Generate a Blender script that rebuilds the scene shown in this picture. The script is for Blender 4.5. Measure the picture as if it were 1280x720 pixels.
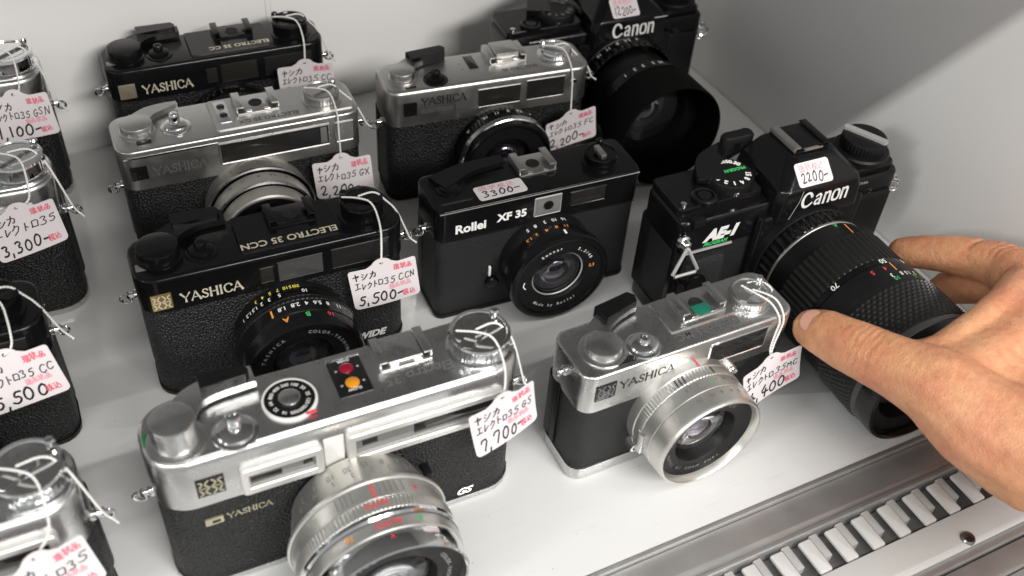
import bpy, bmesh, math, random
from mathutils import Vector, Matrix
random.seed(7)
PI = math.pi
for o in list(bpy.data.objects): bpy.data.objects.remove(o)
SC = bpy.context.scene
COL = SC.collection

# ------------------------------------------------------------------ camera
def look(pitch, roll, yaw):
    p, r, w = (math.radians(a) for a in (pitch, roll, yaw))
    fwd = Vector((math.sin(w)*math.cos(p), math.cos(w)*math.cos(p), math.sin(p)))
    right = Vector((math.cos(w), -math.sin(w), 0)); up = right.cross(fwd)
    r2 = right*math.cos(r)+up*math.sin(r); u2 = -right*math.sin(r)+up*math.cos(r)
    return Matrix((r2, u2, -fwd)).transposed()
cam = bpy.data.cameras.new('camera'); camo = bpy.data.objects.new('camera', cam); COL.objects.link(camo)
camo.matrix_world = Matrix.Translation((0, 0, .366026)) @ look(-42.877, 4.620, 29.485).to_4x4()
cam.sensor_width = 36; cam.lens = 36*1273.95/1280; cam.clip_start = .01; cam.clip_end = 50
cam.dof.use_dof = True; cam.dof.focus_distance = .47; cam.dof.aperture_fstop = 10
SC.camera = camo
# ------------------------------------------------------------------ light
W = bpy.data.worlds.new('World'); SC.world = W; W.use_nodes = True
bg = W.node_tree.nodes['Background']; bg.inputs[0].default_value = (.93, .97, 1, 1); bg.inputs[1].default_value = .45
def lamp(name, loc, target, sx, sy, power, color):
    l = bpy.data.lights.new(name, 'AREA'); l.shape = 'RECTANGLE'; l.size = sx; l.size_y = sy; l.energy = power; l.color = color
    o = bpy.data.objects.new(name, l); COL.objects.link(o); o.location = loc
    d = Vector(target)-Vector(loc); o.rotation_euler = d.to_track_quat('-Z', 'Y').to_euler(); return o
# long ceiling tube in front of the case, its light cut off by the shelf above; low lamp behind the right shoulder
lamp('wall_fill_lamp', (-.25, -.69, 1.573), (-.25, .378, 0), 3.0, .03, 22.5, (1, .985, .95))
lamp('wall_fill_lamp', (-2.8, -.69, 1.573), (-2.8, .378, 0), 1.8, .03, 43, (1, .985, .95))  # extra fill lamp, added far left to brighten the side wall
lamp('shop_lamp', (.52, -1.62, 1.46), (.12, .54, .05), 1.15, .26, 45, (1, .965, .92))
vs = SC.view_settings; vs.view_transform = 'Standard'; vs.look = 'None'; vs.exposure = 0; vs.gamma = 1; vs.use_curve_mapping = False

# ------------------------------------------------------------------ materials
MT = {}
def mat(name, col, rough=.5, metal=0., bump=None, var=0., rvar=0., vscale=300, **kw):
    m = bpy.data.materials.new(name); m.use_nodes = True; nt = m.node_tree; b = nt.nodes['Principled BSDF']
    b.inputs['Base Color'].default_value = (*col, 1); b.inputs['Roughness'].default_value = rough; b.inputs['Metallic'].default_value = metal
    for k, v in kw.items(): b.inputs[k.replace('_', ' ')].default_value = v
    tc = nt.nodes.new('ShaderNodeTexCoord')
    if var or rvar:
        n = nt.nodes.new('ShaderNodeTexNoise'); n.inputs['Scale'].default_value = vscale; n.inputs['Detail'].default_value = 6; n.inputs['Roughness'].default_value = .65
        nt.links.new(tc.outputs['Object'], n.inputs['Vector'])
        if var:
            mx = nt.nodes.new('ShaderNodeMix'); mx.data_type = 'RGBA'
            mx.inputs['A'].default_value = (*[c*(1-var) for c in col], 1); mx.inputs['B'].default_value = (*[min(1, c*(1+var)) for c in col], 1)
            nt.links.new(n.outputs['Fac'], mx.inputs['Factor']); nt.links.new(mx.outputs['Result'], b.inputs['Base Color'])
        if rvar:
            mr = nt.nodes.new('ShaderNodeMapRange'); mr.inputs['From Min'].default_value = .3; mr.inputs['From Max'].default_value = .7
            mr.inputs['To Min'].default_value = max(0.02, rough-rvar); mr.inputs['To Max'].default_value = rough+rvar
            nt.links.new(n.outputs['Fac'], mr.inputs['Value']); nt.links.new(mr.outputs['Result'], b.inputs['Roughness'])
    if bump:
        kind, sc, st, di = bump
        if kind == 'voronoi':
            t = nt.nodes.new('ShaderNodeTexVoronoi'); t.inputs['Scale'].default_value = sc; out = t.outputs['Distance']
        else:
            t = nt.nodes.new('ShaderNodeTexNoise'); t.inputs['Scale'].default_value = sc; t.inputs['Detail'].default_value = 5; out = t.outputs['Fac']
        nt.links.new(tc.outputs['Object'], t.inputs['Vector'])
        bp = nt.nodes.new('ShaderNodeBump'); bp.inputs['Strength'].default_value = st; bp.inputs['Distance'].default_value = di
        nt.links.new(out, bp.inputs['Height']); nt.links.new(bp.outputs['Normal'], b.inputs['Normal'])
    MT[name] = m; return m
mat('satin_chrome', (.60, .60, .595), .29, 1, rvar=.06, var=.05, vscale=90)
mat('frame_metal', (.68, .675, .65), .42, .6, var=.04, vscale=120)
mat('matte_chrome', (.55, .545, .53), .36, 1, rvar=.05, var=.04, vscale=150)
mat('chrome', (.78, .78, .78), .10, 1, rvar=.05, vscale=400)
mat('lens_silver', (.68, .67, .63), .34, .85, rvar=.05, var=.04, vscale=160)
mat('lens_silver_worn', (.52, .50, .455), .42, .75, rvar=.08, var=.12, vscale=160)
mat('leather', (.008, .008, .009), .46, 0, ('voronoi', 950, 1., .0011), var=.25, rvar=.08, vscale=500, Specular_IOR_Level=.42)
mat('fine_leather', (.013, .0133, .0142), .5, 0, ('voronoi', 1700, .8, .0005), var=.2, vscale=500, Specular_IOR_Level=.4)
mat('black_paint', (.0055, .0055, .006), .20, 0, rvar=.07, vscale=160, Specular_IOR_Level=.30)
mat('black_matte', (.007, .007, .0075), .40, 0, rvar=.08, vscale=300, Specular_IOR_Level=.24)
mat('black_rubber', (.009, .009, .009), .5, 0, Specular_IOR_Level=.35)
mat('black_gloss', (.008, .008, .009), .12, 0)
mat('dark_well', (.006, .006, .007), .7, 0)
mat('pane', (.018, .017, .017), .07, 0, Specular_IOR_Level=.4)
mat('pane_grey', (.16, .16, .155), .12, 0, Specular_IOR_Level=.6)
mat('pane_smoke', (.022, .020, .018), .10, 0, Specular_IOR_Level=.35)
mat('glass', (.93, .95, .97), .0, 0, Transmission_Weight=1., IOR=1.5)
mat('coated_element', (.40, .37, .42), .07, .92)
mat('iris', (.018, .018, .02), .35, .3)
mat('silver_paint', (.52, .52, .51), .35, .4)
mat('pane_dim', (.06, .06, .06), .12, 0, Specular_IOR_Level=.4)
mat('flocked', (.004, .004, .004), .8, 0, Specular_IOR_Level=.1)
mat('dull_band', (.055, .055, .055), .45, 0)
mat('stud', (.030, .030, .030), .33, 0)
mat('white_paint', (.80, .80, .78), .5)
mat('gold', (.75, .55, .20), .32, .85)
mat('pale_gold', (.50, .46, .33), .35, .7)
mat('gold_print', (.78, .72, .56), .4, .3)
mat('yellow_print', (.75, .68, .10), .5)
mat('orange_print', (.80, .30, .05), .5)
mat('red_print', (.72, .05, .07), .5)
mat('green_print', (.05, .50, .12), .5)
mat('black_print', (.012, .012, .012), .5)
mat('grey_print', (.16, .16, .16), .5)
mat('faint_print', (.10, .10, .10), .5)
mat('red_lamp', (.22, .006, .02), .15)
mat('orange_lamp', (.62, .24, .012), .2)
mat('green_plastic', (.015, .16, .035), .3)
mat('teal_insulator', (.01, .15, .10), .4)
mat('paper', (.77, .715, .73), .75, 0, ('noise', 900, .15, .0003), var=.025, vscale=60)
mat('string', (.80, .79, .77), .85, 0, ('noise', 2500, .5, .0004), var=.12, vscale=900)
mat('ink', (.015, .015, .017), .55)
mat('grey_ink', (.12, .12, .14), .6)
mat('red_ink', (.80, .17, .24), .7)
mat('pale_red_ink', (.82, .38, .44), .7)
mat('laminate', (.66, .66, .655), .20, 0, ('noise', 120, .03, .0005), var=.035, rvar=.10, vscale=26)
def scuff(m, base, rough):
    nt = m.node_tree; b = nt.nodes['Principled BSDF']; N = nt.nodes.new; L = nt.links.new; tc = N('ShaderNodeTexCoord')
    mp = N('ShaderNodeMapping'); mp.inputs['Scale'].default_value = (14, 160, 40); mp.inputs['Rotation'].default_value = (0, 0, .5); L(tc.outputs['Object'], mp.inputs['Vector'])
    n = N('ShaderNodeTexNoise'); n.inputs['Scale'].default_value = 3; n.inputs['Detail'].default_value = 5; L(mp.outputs[0], n.inputs['Vector'])
    r = N('ShaderNodeValToRGB'); r.color_ramp.elements[0].position = .60; r.color_ramp.elements[0].color = (0, 0, 0, 1); r.color_ramp.elements[1].position = .74; r.color_ramp.elements[1].color = (1, 1, 1, 1); L(n.outputs['Fac'], r.inputs['Fac'])
    v = N('ShaderNodeTexVoronoi'); v.inputs['Scale'].default_value = 85; L(tc.outputs['Object'], v.inputs['Vector'])
    d = N('ShaderNodeMath'); d.operation = 'LESS_THAN'; d.inputs[1].default_value = .030; L(v.outputs['Distance'], d.inputs[0])
    n3 = N('ShaderNodeTexNoise'); n3.inputs['Scale'].default_value = 9; n3.inputs['Detail'].default_value = 7; L(tc.outputs['Object'], n3.inputs['Vector'])
    m1 = N('ShaderNodeMix'); m1.data_type = 'RGBA'; m1.inputs['A'].default_value = (*[c*.955 for c in base], 1); m1.inputs['B'].default_value = (*[c*1.03 for c in base], 1); L(n3.outputs['Fac'], m1.inputs['Factor'])
    m2 = N('ShaderNodeMix'); m2.data_type = 'RGBA'; m2.inputs['B'].default_value = (*[c*.90 for c in base], 1); L(r.outputs['Color'], m2.inputs['Factor']); L(m1.outputs['Result'], m2.inputs['A'])
    m3 = N('ShaderNodeMix'); m3.data_type = 'RGBA'; m3.inputs['B'].default_value = (.25, .24, .22, 1); k = N('ShaderNodeMath'); k.operation = 'MULTIPLY'; k.inputs[1].default_value = .55; L(d.outputs[0], k.inputs[0]); L(k.outputs[0], m3.inputs['Factor']); L(m2.outputs['Result'], m3.inputs['A'])
    L(m3.outputs['Result'], b.inputs['Base Color'])
    mr = N('ShaderNodeMapRange'); mr.inputs['To Min'].default_value = rough; mr.inputs['To Max'].default_value = rough+.22; L(r.outputs['Color'], mr.inputs['Value']); L(mr.outputs['Result'], b.inputs['Roughness'])
scuff(MT['laminate'], (.66, .66, .655), .14)
mat('wall_panel', (.86, .855, .84), .36, 0, ('noise', 200, .04, .0005), var=.02, rvar=.06, vscale=12)
mat('aluminium', (.50, .497, .49), .42, .7, var=.06, rvar=.08, vscale=60)
mat('white_plastic', (.68, .675, .655), .40, 0, var=.03, vscale=90)
mat('grey_plastic', (.33, .33, .325), .4, 0, var=.06, vscale=90)
mat('pale_grey_plastic', (.45, .445, .43), .45, 0, var=.10, vscale=150)
mat('dark_channel', (.20, .195, .19), .6, 0, var=.15, vscale=120)
mat('steel_screw', (.32, .31, .30), .3, 1)
mat('nail', (.68, .36, .26), .3, 0, Subsurface_Weight=.2)
MT['nail'].node_tree.nodes['Principled BSDF'].inputs['Subsurface Radius'].default_value = (.003, .001, .0006)

# ------------------------------------------------------------------ mesh helpers (millimetres in the thing's own frame)
K = .001
def obj(name, vf, m, parent=None, sharp=34, smooth=True):
    v, f = vf; me = bpy.data.meshes.new(name)
    me.from_pydata([(a*K, b*K, c*K) for a, b, c in v], [], f); me.validate()
    bm = bmesh.new(); bm.from_mesh(me); bmesh.ops.recalc_face_normals(bm, faces=bm.faces); bm.to_mesh(me); bm.free()
    if smooth:
        me.shade_smooth(); me.set_sharp_from_angle(angle=math.radians(sharp))
    me.materials.append(MT[m] if isinstance(m, str) else m)
    o = bpy.data.objects.new(name, me); COL.objects.link(o)
    if parent: o.parent = parent
    return o
def thing(name, label, cat, loc=(0, 0, 0), yaw=0, group=None):
    o = bpy.data.objects.new(name, None); COL.objects.link(o); o.empty_display_size = .01
    o.location = loc; o.rotation_euler = (0, 0, math.radians(yaw)); o['label'] = label; o['category'] = cat
    if group: o['group'] = group
    return o
def join(*parts):
    V, F = [], []
    for v, f in parts:
        n = len(V); V += v; F += [tuple(i+n for i in q) for q in f]
    return V, F
def rrect(x0, x1, y0, y1, r, n=5):
    r = max(.01, min(r, (x1-x0)/2-.001, (y1-y0)/2-.001)); out = []
    for cx, cy, a in ((x1-r, y1-r, 0), (x0+r, y1-r, 90), (x0+r, y0+r, 180), (x1-r, y0+r, 270)):
        for k in range(n+1):
            t = math.radians(a+90*k/n); out.append((cx+r*math.cos(t), cy+r*math.sin(t)))
    return out
def axis_map(axis, p, h):
    return (p[0], p[1], h) if axis == 'z' else (p[0], -h, p[1]) if axis == 'y' else (h, p[0], p[1])
def rloft(x0, x1, y0, y1, r, prof, axis='z', n=5):
    V, F = [], []; m = 0
    for ins, h in prof:
        pts = rrect(x0+ins, x1-ins, y0+ins, y1-ins, max(r-ins, .02), n); m = len(pts)
        V += [axis_map(axis, p, h) for p in pts]
    for j in range(len(prof)-1):
        for i in range(m): F.append((j*m+i, j*m+(i+1) % m, (j+1)*m+(i+1) % m, (j+1)*m+i))
    F.append(tuple(range(m))); F.append(tuple(range((len(prof)-1)*m, len(prof)*m)))
    return V, F
def slab(x0, x1, y0, y1, z0, z1, r=1., bev=.4, axis='z', n=4):
    return rloft(x0, x1, y0, y1, r, [(bev*.7, z0), (0, z0+bev*.7), (0, z1-bev), (bev*.3, z1-bev*.3), (bev, z1)], axis, n)
def poly(pts, h0, h1, axis='z'):
    m = len(pts); V = [axis_map(axis, p, h0) for p in pts]+[axis_map(axis, p, h1) for p in pts]
    return V, [tuple(range(m)), tuple(range(m, 2*m))]+[(i, (i+1) % m, m+(i+1) % m, m+i) for i in range(m)]
def ring_frame(x0, x1, z0, z1, w, r, h0, h1, axis='y', wb=None):
    wb = wb or w
    loops = [(0, 0, h0), (0, 0, h1-.5), (.5, .5, h1), (w-.4, wb-.4, h1), (w, wb, h1-.4), (w, wb, h0)]; V, F = [], []
    for a, b, h in loops:
        pts = rrect(x0+a, x1-a, z0+b, z1-b, max(r-min(a, b), .2), 4); m = len(pts); V += [axis_map(axis, p, h) for p in pts]
    L = len(loops)
    for j in range(L):
        k = (j+1) % L
        for i in range(m): F.append((j*m+i, j*m+(i+1) % m, k*m+(i+1) % m, k*m+i))
    return V, F
def lathe(prof, cx, cy, z0=0, axis='z', seg=56, knurl=None, cap=True):
    """prof (radius, height); axis z: centre (cx,cy), base z0. axis y: centre x=cx, z=cy, base y=-z0 growing forward. knurl (i0,i1,depth,teeth)"""
    if knurl: seg = knurl[3]*4
    V, F = [], []; idx = []
    for j, (r, h) in enumerate(prof):
        if r < 1e-6:
            idx.append([len(V)]*seg); V.append(axis_map(axis, (cx, cy), z0+h)); continue
        row = []
        for i in range(seg):
            rr = r-(knurl[2] if knurl and knurl[0] <= j <= knurl[1] and i % 4 >= 2 else 0); t = 2*PI*i/seg
            row.append(len(V)); V.append(axis_map(axis, (cx+rr*math.cos(t), cy+rr*math.sin(t)), z0+h))
        idx.append(row)
    for j in range(len(prof)-1):
        for i in range(seg):
            q = [idx[j][i], idx[j][(i+1) % seg], idx[j+1][(i+1) % seg], idx[j+1][i]]; q = list(dict.fromkeys(q))
            if len(q) > 2: F.append(tuple(q))
    for e in (0, -1):
        if cap and prof[e][0] > 1e-6: F.append(tuple(idx[e]))
    return V, F
def tube(path, r, seg=8, smooth=0, closed=False):
    P = [Vector(p) for p in path]
    for _ in range(smooth):
        Q = [P[0]]
        for a, b in zip(P, P[1:]): Q += [a.lerp(b, .25), a.lerp(b, .75)]
        P = Q+[P[-1]]
    V, F = [], []; n = len(P); up = Vector((.31, .2, .93))
    for i, p in enumerate(P):
        a = P[(i-1) % n if closed else max(i-1, 0)]; b = P[(i+1) % n if closed else min(i+1, n-1)]
        t = (b-a).normalized(); s = t.cross(up)
        if s.length < 1e-4: s = t.cross(Vector((1, 0, 0)))
        s.normalize(); u = s.cross(t); up = u
        for k in range(seg):
            w = 2*PI*k/seg; V.append(tuple(p+(s*math.cos(w)+u*math.sin(w))*r))
    for i in range(n if closed else n-1):
        j = (i+1) % n
        for k in range(seg): F.append((i*seg+k, i*seg+(k+1) % seg, j*seg+(k+1) % seg, j*seg+k))
    if not closed: F += [tuple(range(seg)), tuple(range((n-1)*seg, n*seg))]
    return V, F
def twine(path, r=.30, off=.27, pitch=2.6):
    P = [Vector(p) for p in path]
    for _ in range(2):
        Q = [P[0]]
        for a, b in zip(P, P[1:]): Q += [a.lerp(b, .25), a.lerp(b, .75)]
        P = Q+[P[-1]]
    D = [P[0]]
    for a, b in zip(P, P[1:]):
        n = max(1, int((b-a).length/.45)); D += [a.lerp(b, (i+1)/n) for i in range(n)]
    up = Vector((.31, .2, .93)); A, B = [], []; s_ = 0
    for i, p in enumerate(D):
        t = (D[min(i+1, len(D)-1)]-D[max(i-1, 0)]).normalized(); sd = t.cross(up)
        if sd.length < 1e-3: sd = t.cross(Vector((1, 0, 0)))
        sd.normalize(); up = sd.cross(t); s_ += (p-D[max(i-1, 0)]).length; w = 2*PI*s_/pitch
        o = (sd*math.cos(w)+up*math.sin(w))*off; A.append(p+o); B.append(p-o)
    return join(tube(A, r, 5), tube(B, r, 5))
def torus(c, n, R, r, seg=20, s2=8, sq=1.):
    n = Vector(n).normalized(); a = n.orthogonal().normalized(); b = n.cross(a); c = Vector(c)
    return tube([c+a*R*math.cos(2*PI*i/seg)+b*R*sq*math.sin(2*PI*i/seg) for i in range(seg)], r, s2, closed=True)
# ------------------------------------------------------------------ writing: stroke letters and printed letters
HG = {
'ヤ': [[(.02, .6), (.9, .8), (.62, .48)], [(.33, .98), (.52, .02)]],
'シ': [[(.15, .9), (.36, .78)], [(.05, .6), (.27, .48)], [(.12, .08), (.5, .2), (.95, .75)]],
'カ': [[(.05, .66), (.88, .76), (.8, .08), (.6, .2)], [(.45, 1), (.4, .5), (.05, .02)]],
'エ': [[(.15, .82), (.85, .86)], [(.5, .82), (.48, .14)], [(.02, .1), (1, .16)]],
'レ': [[(.25, .95), (.24, .08), (.3, .08), (.95, .62)]],
'ク': [[(.42, 1), (.3, .72), (.05, .5)], [(.38, .8), (.88, .84), (.72, .35), (.2, 0)]],
'ト': [[(.38, 1), (.38, .02)], [(.4, .62), (.85, .4)]],
'ロ': [[(.1, .82), (.14, .1)], [(.1, .82), (.9, .86), (.85, .1)], [(.14, .13), (.85, .14)]],
'0': [[(.55, .95), (.15, .75), (.1, .25), (.45, .03), (.85, .25), (.88, .72), (.55, .97), (.4, .9)]],
'1': [[(.5, .98), (.44, .02)]],
'2': [[(.1, .75), (.4, 1), (.8, .8), (.6, .4), (.05, .05), (.95, .08)]],
'3': [[(.1, .88), (.5, 1), (.85, .78), (.35, .54), (.88, .35), (.6, .05), (.05, .1)]],
'4': [[(.5, .98), (.05, .35), (.95, .4)], [(.65, .65), (.58, 0)]],
'5': [[(.9, .96), (.3, .93), (.2, .55), (.7, .62), (.88, .3), (.5, .02), (.05, .12)]],
'7': [[(.05, .7), (.12, .93), (.9, .95), (.5, .02)]],
',': [[(.3, .08), (.15, -.22)]], '-': [[(.0, .45), (.9, .52)]],
'C': [[(.9, .82), (.5, .98), (.12, .6), (.2, .12), (.6, .02), (.95, .2)]],
'G': [[(.9, .82), (.5, .98), (.1, .6), (.2, .1), (.65, .02), (.85, .4)], [(.5, .42), (.98, .45)]],
'S': [[(.88, .85), (.5, 1), (.2, .75), (.8, .35), (.5, .02), (.08, .15)]],
'N': [[(.1, .02), (.15, .95)], [(.15, .95), (.8, .05)], [(.8, .05), (.9, .98)]],
'X': [[(.1, .95), (.9, .02)], [(.88, .98), (.08, .05)]],
'F': [[(.15, .95), (.12, .02)], [(.15, .95), (.9, .98)], [(.15, .52), (.75, .55)]],
'M': [[(.05, .02), (.15, .95), (.5, .3), (.85, .98), (.95, .02)]],
'税': [[(.3, 1), (.05, .85)], [(.02, .7), (.42, .74)], [(.22, .85), (.22, 0)], [(.22, .65), (.02, .3)], [(.22, .6), (.42, .4)], [(.6, 1), (.66, .85)], [(.9, 1), (.8, .85)], [(.55, .78), (.92, .8), (.9, .48), (.56, .48), (.55, .78)], [(.65, .46), (.6, .15), (.42, .0)], [(.8, .46), (.8, .08), (1, .08), (1, .25)]],
'込': [[(.1, .95), (.2, .8)], [(.05, .6), (.25, .62), (.2, .25), (.02, .1)], [(.2, .22), (.4, .05), (1, .05)], [(.55, .95), (.65, .85), (.6, .55), (.35, .28)], [(.65, .75), (.98, .3)]],
'現': [[(.02, .88), (.4, .9)], [(.05, .52), (.38, .54)], [(.2, .88), (.2, .15)], [(0, .1), (.42, .2)], [(.52, .95), (.54, .35)], [(.52, .95), (.92, .95), (.9, .35), (.54, .35)], [(.54, .75), (.9, .75)], [(.54, .55), (.9, .55)], [(.65, .34), (.6, .1), (.42, 0)], [(.78, .34), (.78, .05), (1, .05), (1, .2)]],
'状': [[(.08, .9), (.14, .68)], [(.3, 1), (.3, 0)], [(.02, .25), (.28, .5)], [(.42, .62), (1, .66)], [(.7, .98), (.66, .5), (.4, 0)], [(.7, .55), (1, 0)], [(.85, .92), (.95, .8)]],
'品': [[(.3, .95), (.3, .6), (.72, .6), (.72, .95), (.3, .95)], [(.02, .45), (.02, .02), (.42, .02), (.42, .45), (.02, .45)], [(.58, .45), (.58, .02), (.98, .02), (.98, .45), (.58, .45)]],
}
def ribbon2(pts, w, smooth=1):
    """flat ribbon of width w (number or per-point list) in 2D"""
    P = [Vector(p) for p in pts]; Wd = list(w) if isinstance(w, (list, tuple)) else [w]*len(P)
    for _ in range(smooth):
        Q, U = [P[0]], [Wd[0]]
        for i in range(len(P)-1):
            for t in (.25, .75): Q.append(P[i].lerp(P[i+1], t)); U.append(Wd[i]*(1-t)+Wd[i+1]*t)
        P, Wd = Q+[P[-1]], U+[Wd[-1]]
    V, F = [], []
    for i, p in enumerate(P):
        t = P[min(i+1, len(P)-1)]-P[max(i-1, 0)]
        if t.length < 1e-9: t = Vector((1, 0))
        t.normalize(); n = Vector((-t.y, t.x))*Wd[i]/2; e = t*Wd[i]*.3*(-1 if i == 0 else 1 if i == len(P)-1 else 0)
        V += [tuple(p+n+e), tuple(p-n+e)]
    for i in range(len(P)-1): F.append((2*i, 2*i+1, 2*i+3, 2*i+2))
    return V, F
def hand2(text, x, y, size, w, slant=.14, wide=.74, jit=.10, rnd=random, smooth=1):
    out = []; cx = x
    for ch in text:
        if ch == ' ': cx += size*.35; continue
        g = HG[ch]; s = size*(1+rnd.uniform(-jit, jit)); cw = s*(wide if ch not in ',1-' else .3 if ch == ',' else .35 if ch == '1' else .6); dy = rnd.uniform(-jit, jit)*size
        ro = rnd.uniform(-.10, .10)
        for st in g:
            P = [(cx+px*cw+py*s*slant-ro*py*s, y+dy+py*s+ro*px*cw) for px, py in st]
            P = [(a+rnd.uniform(-.03, .03)*s, b+rnd.uniform(-.03, .03)*s) for a, b in P]
            if ch in '税込現状品': P = [(a+rnd.uniform(-.02, .02)*s, b+rnd.uniform(-.02, .02)*s) for a, b in P]
            out.append(ribbon2(P, w, smooth if len(P) > 2 else 0))
        cx += cw+size*.16
    return join(*out) if out else ([], []), cx
def stroke2(glyphs, text, x, y, size, gap=.12, smooth=0):
    out = []; cx = x
    for ch in text:
        wd, sts = glyphs[ch]
        for st in sts:
            sm = smooth
            if st and st[0] == 'c': sm = 2; st = st[1:]
            out.append(ribbon2([(cx+p[0]*size, y+p[1]*size) for p in st], [p[2]*size for p in st], sm))
        cx += (wd+gap)*size
    return join(*out), cx
YG = {  # flared capitals of the maker's name: (x, y, stroke width)
'Y': (.9, [[(0, 1, .24), (.22, .72, .17), (.45, .44, .15)], [(.9, 1, .18), (.7, .72, .10), (.45, .44, .12)], [(.45, .5, .16), (.45, .2, .16), (.45, 0, .24)]]),
'A': (.95, [[(.02, 0, .18), (.2, .4, .10), (.46, 1, .12)], [(.46, 1, .18), (.72, .4, .18), (.93, 0, .26)], [(.2, .34, .09), (.72, .34, .09)]]),
'S': (.68, [['c', (.62, .80, .20), (.5, .98, .12), (.2, .96, .13), (.1, .7, .17), (.35, .52, .19), (.62, .34, .18), (.56, .06, .14), (.25, .0, .12), (.04, .2, .20)]][0:1]),
'H': (.9, [[(.12, 1, .24), (.12, .5, .17), (.12, 0, .24)], [(.78, 1, .24), (.78, .5, .17), (.78, 0, .24)], [(.12, .52, .1), (.78, .52, .1)]]),
'I': (.32, [[(.16, 1, .24), (.16, .5, .17), (.16, 0, .24)]]),
'C': (.88, [['c', (.84, .74, .22), (.72, .96, .12), (.4, 1.0, .12), (.1, .8, .16), (.08, .4, .18), (.25, .03, .13), (.6, -.02, .11), (.86, .2, .18)]]),
}
CG = {  # the rounded logo on the reflex cameras
'C': (.92, [['c', (.80, .70, .06), (.74, .62, .22), (.66, .80, .17), (.45, .95, .13), (.14, .85, .17), (.04, .45, .22), (.2, .08, .18), (.52, .0, .14), (.86, .22, .12)]]),
'a': (.60, [['c', (.1, .58, .14), (.28, .70, .12), (.46, .64, .16), (.46, .3, .17), (.46, .02, .17)], ['c', (.46, .40, .08), (.16, .36, .12), (.06, .16, .17), (.2, .02, .12), (.46, .14, .09)]]),
'n': (.60, [[(.10, .68, .17), (.10, 0, .17)], ['c', (.10, .45, .08), (.24, .68, .12), (.48, .68, .17), (.50, .35, .17), (.50, .0, .17)]]),
'o': (.60, [['c', (.30, .69, .12), (.06, .62, .16), (.06, .06, .18), (.30, .0, .12), (.56, .06, .17), (.56, .62, .17), (.30, .69, .12), (.2, .68, .12)]]),
}
_tx = {}
def print2(text, size, bold=.0, shear=0., align='LEFT'):
    key = (text, bold, shear, align)
    if key not in _tx:
        cu = bpy.data.curves.new('lettering', 'FONT'); cu.body = text; cu.size = 1; cu.offset = bold; cu.shear = shear; cu.align_x = align; cu.align_y = 'BOTTOM_BASELINE'; cu.resolution_u = 3
        ob = bpy.data.objects.new('lettering', cu); me = bpy.data.meshes.new_from_object(ob)
        _tx[key] = ([tuple(v.co[:2]) for v in me.vertices], [tuple(p.vertices) for p in me.polygons])
        bpy.data.objects.remove(ob); bpy.data.meshes.remove(me); bpy.data.curves.remove(cu)
    v, f = _tx[key]; return [(a*size, b*size) for a, b in v], f
def on_plane(vf, o, u, w, off=0.):
    o, u, w = Vector(o), Vector(u), Vector(w); n = u.cross(w).normalized()*off
    return [tuple(o+u*a+w*b+n) for a, b in vf[0]], vf[1]
def on_front(vf, x, z, y=0., off=.10): return on_plane(vf, (x, y-off, z), (1, 0, 0), (0, 0, 1))
def on_top(vf, x, y, z, flip=True, off=.10):
    s = -1 if flip else 1; return on_plane(vf, (x, y, z+off), (s, 0, 0), (0, s, 0))
def on_barrel(vf, cx, cz, r, h, deg, off=.10, out=True):
    """lettering wrapped round a lens barrel; deg from the top, clockwise seen from the front; reads from behind the camera"""
    V = []
    for a, b in vf[0]:
        t = math.radians(deg)-a/r; V.append((cx+(r+off)*math.sin(t), -(h+b), cz+(r+off)*math.cos(t)))
    return V, vf[1]
def ring_text(text, cx, cz, R, y, size, start, step, off=.1, inward=False):
    out = []
    for i, ch in enumerate(text):
        if ch == ' ': continue
        t = math.radians(start+step*i); rad = Vector((math.sin(t), 0, math.cos(t))); tan = Vector((math.cos(t), 0, -math.sin(t)))
        if inward: rad, tan = -rad, -tan
        c = Vector((cx+R*math.sin(t), y-off, cz+R*math.cos(t)))
        out.append(on_plane(print2(ch, size, .02, 0, 'CENTER'), c-rad*size*.35, tan, rad))
    return join(*out)

# ------------------------------------------------------------------ the setting: the inside of the display case
def struct(name, vf, m, parent=None, **k):
    o = obj(name, vf, m, parent, **k)
    if not parent: o['kind'] = 'structure'
    return o
def boxm(x0, x1, y0, y1, z0, z1): return slab(x0*1000, x1*1000, y0*1000, y1*1000, z0*1000, z1*1000, .6, .5)
XR = .412
struct('shelf', boxm(-.62, XR-.0005, .1775, .5485, -.018, 0), 'laminate')
struct('back_wall', boxm(-.62, XR+.02, .549, .569, -.03, .55), 'wall_panel')
struct('side_wall', boxm(XR, XR+.02, .10, .5485, -.03, .55), 'wall_panel')
struct('upper_shelf', boxm(-.62, XR-.001, .1064, .5485, .40, .418), 'grey_plastic')
st = thing('shelf_standard', 'narrow pale metal upright strip on the back wall behind the black camera', 'shelf standard', (.1335, .5488, 0))
obj('strip', slab(-4, 4, -.45, 0, 1, 399, .4, .3), 'wall_panel', st)
obj('rib', slab(-1.2, 1.2, -.8, -.5, 1, 399, .2, .1), 'wall_panel', st)
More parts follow.
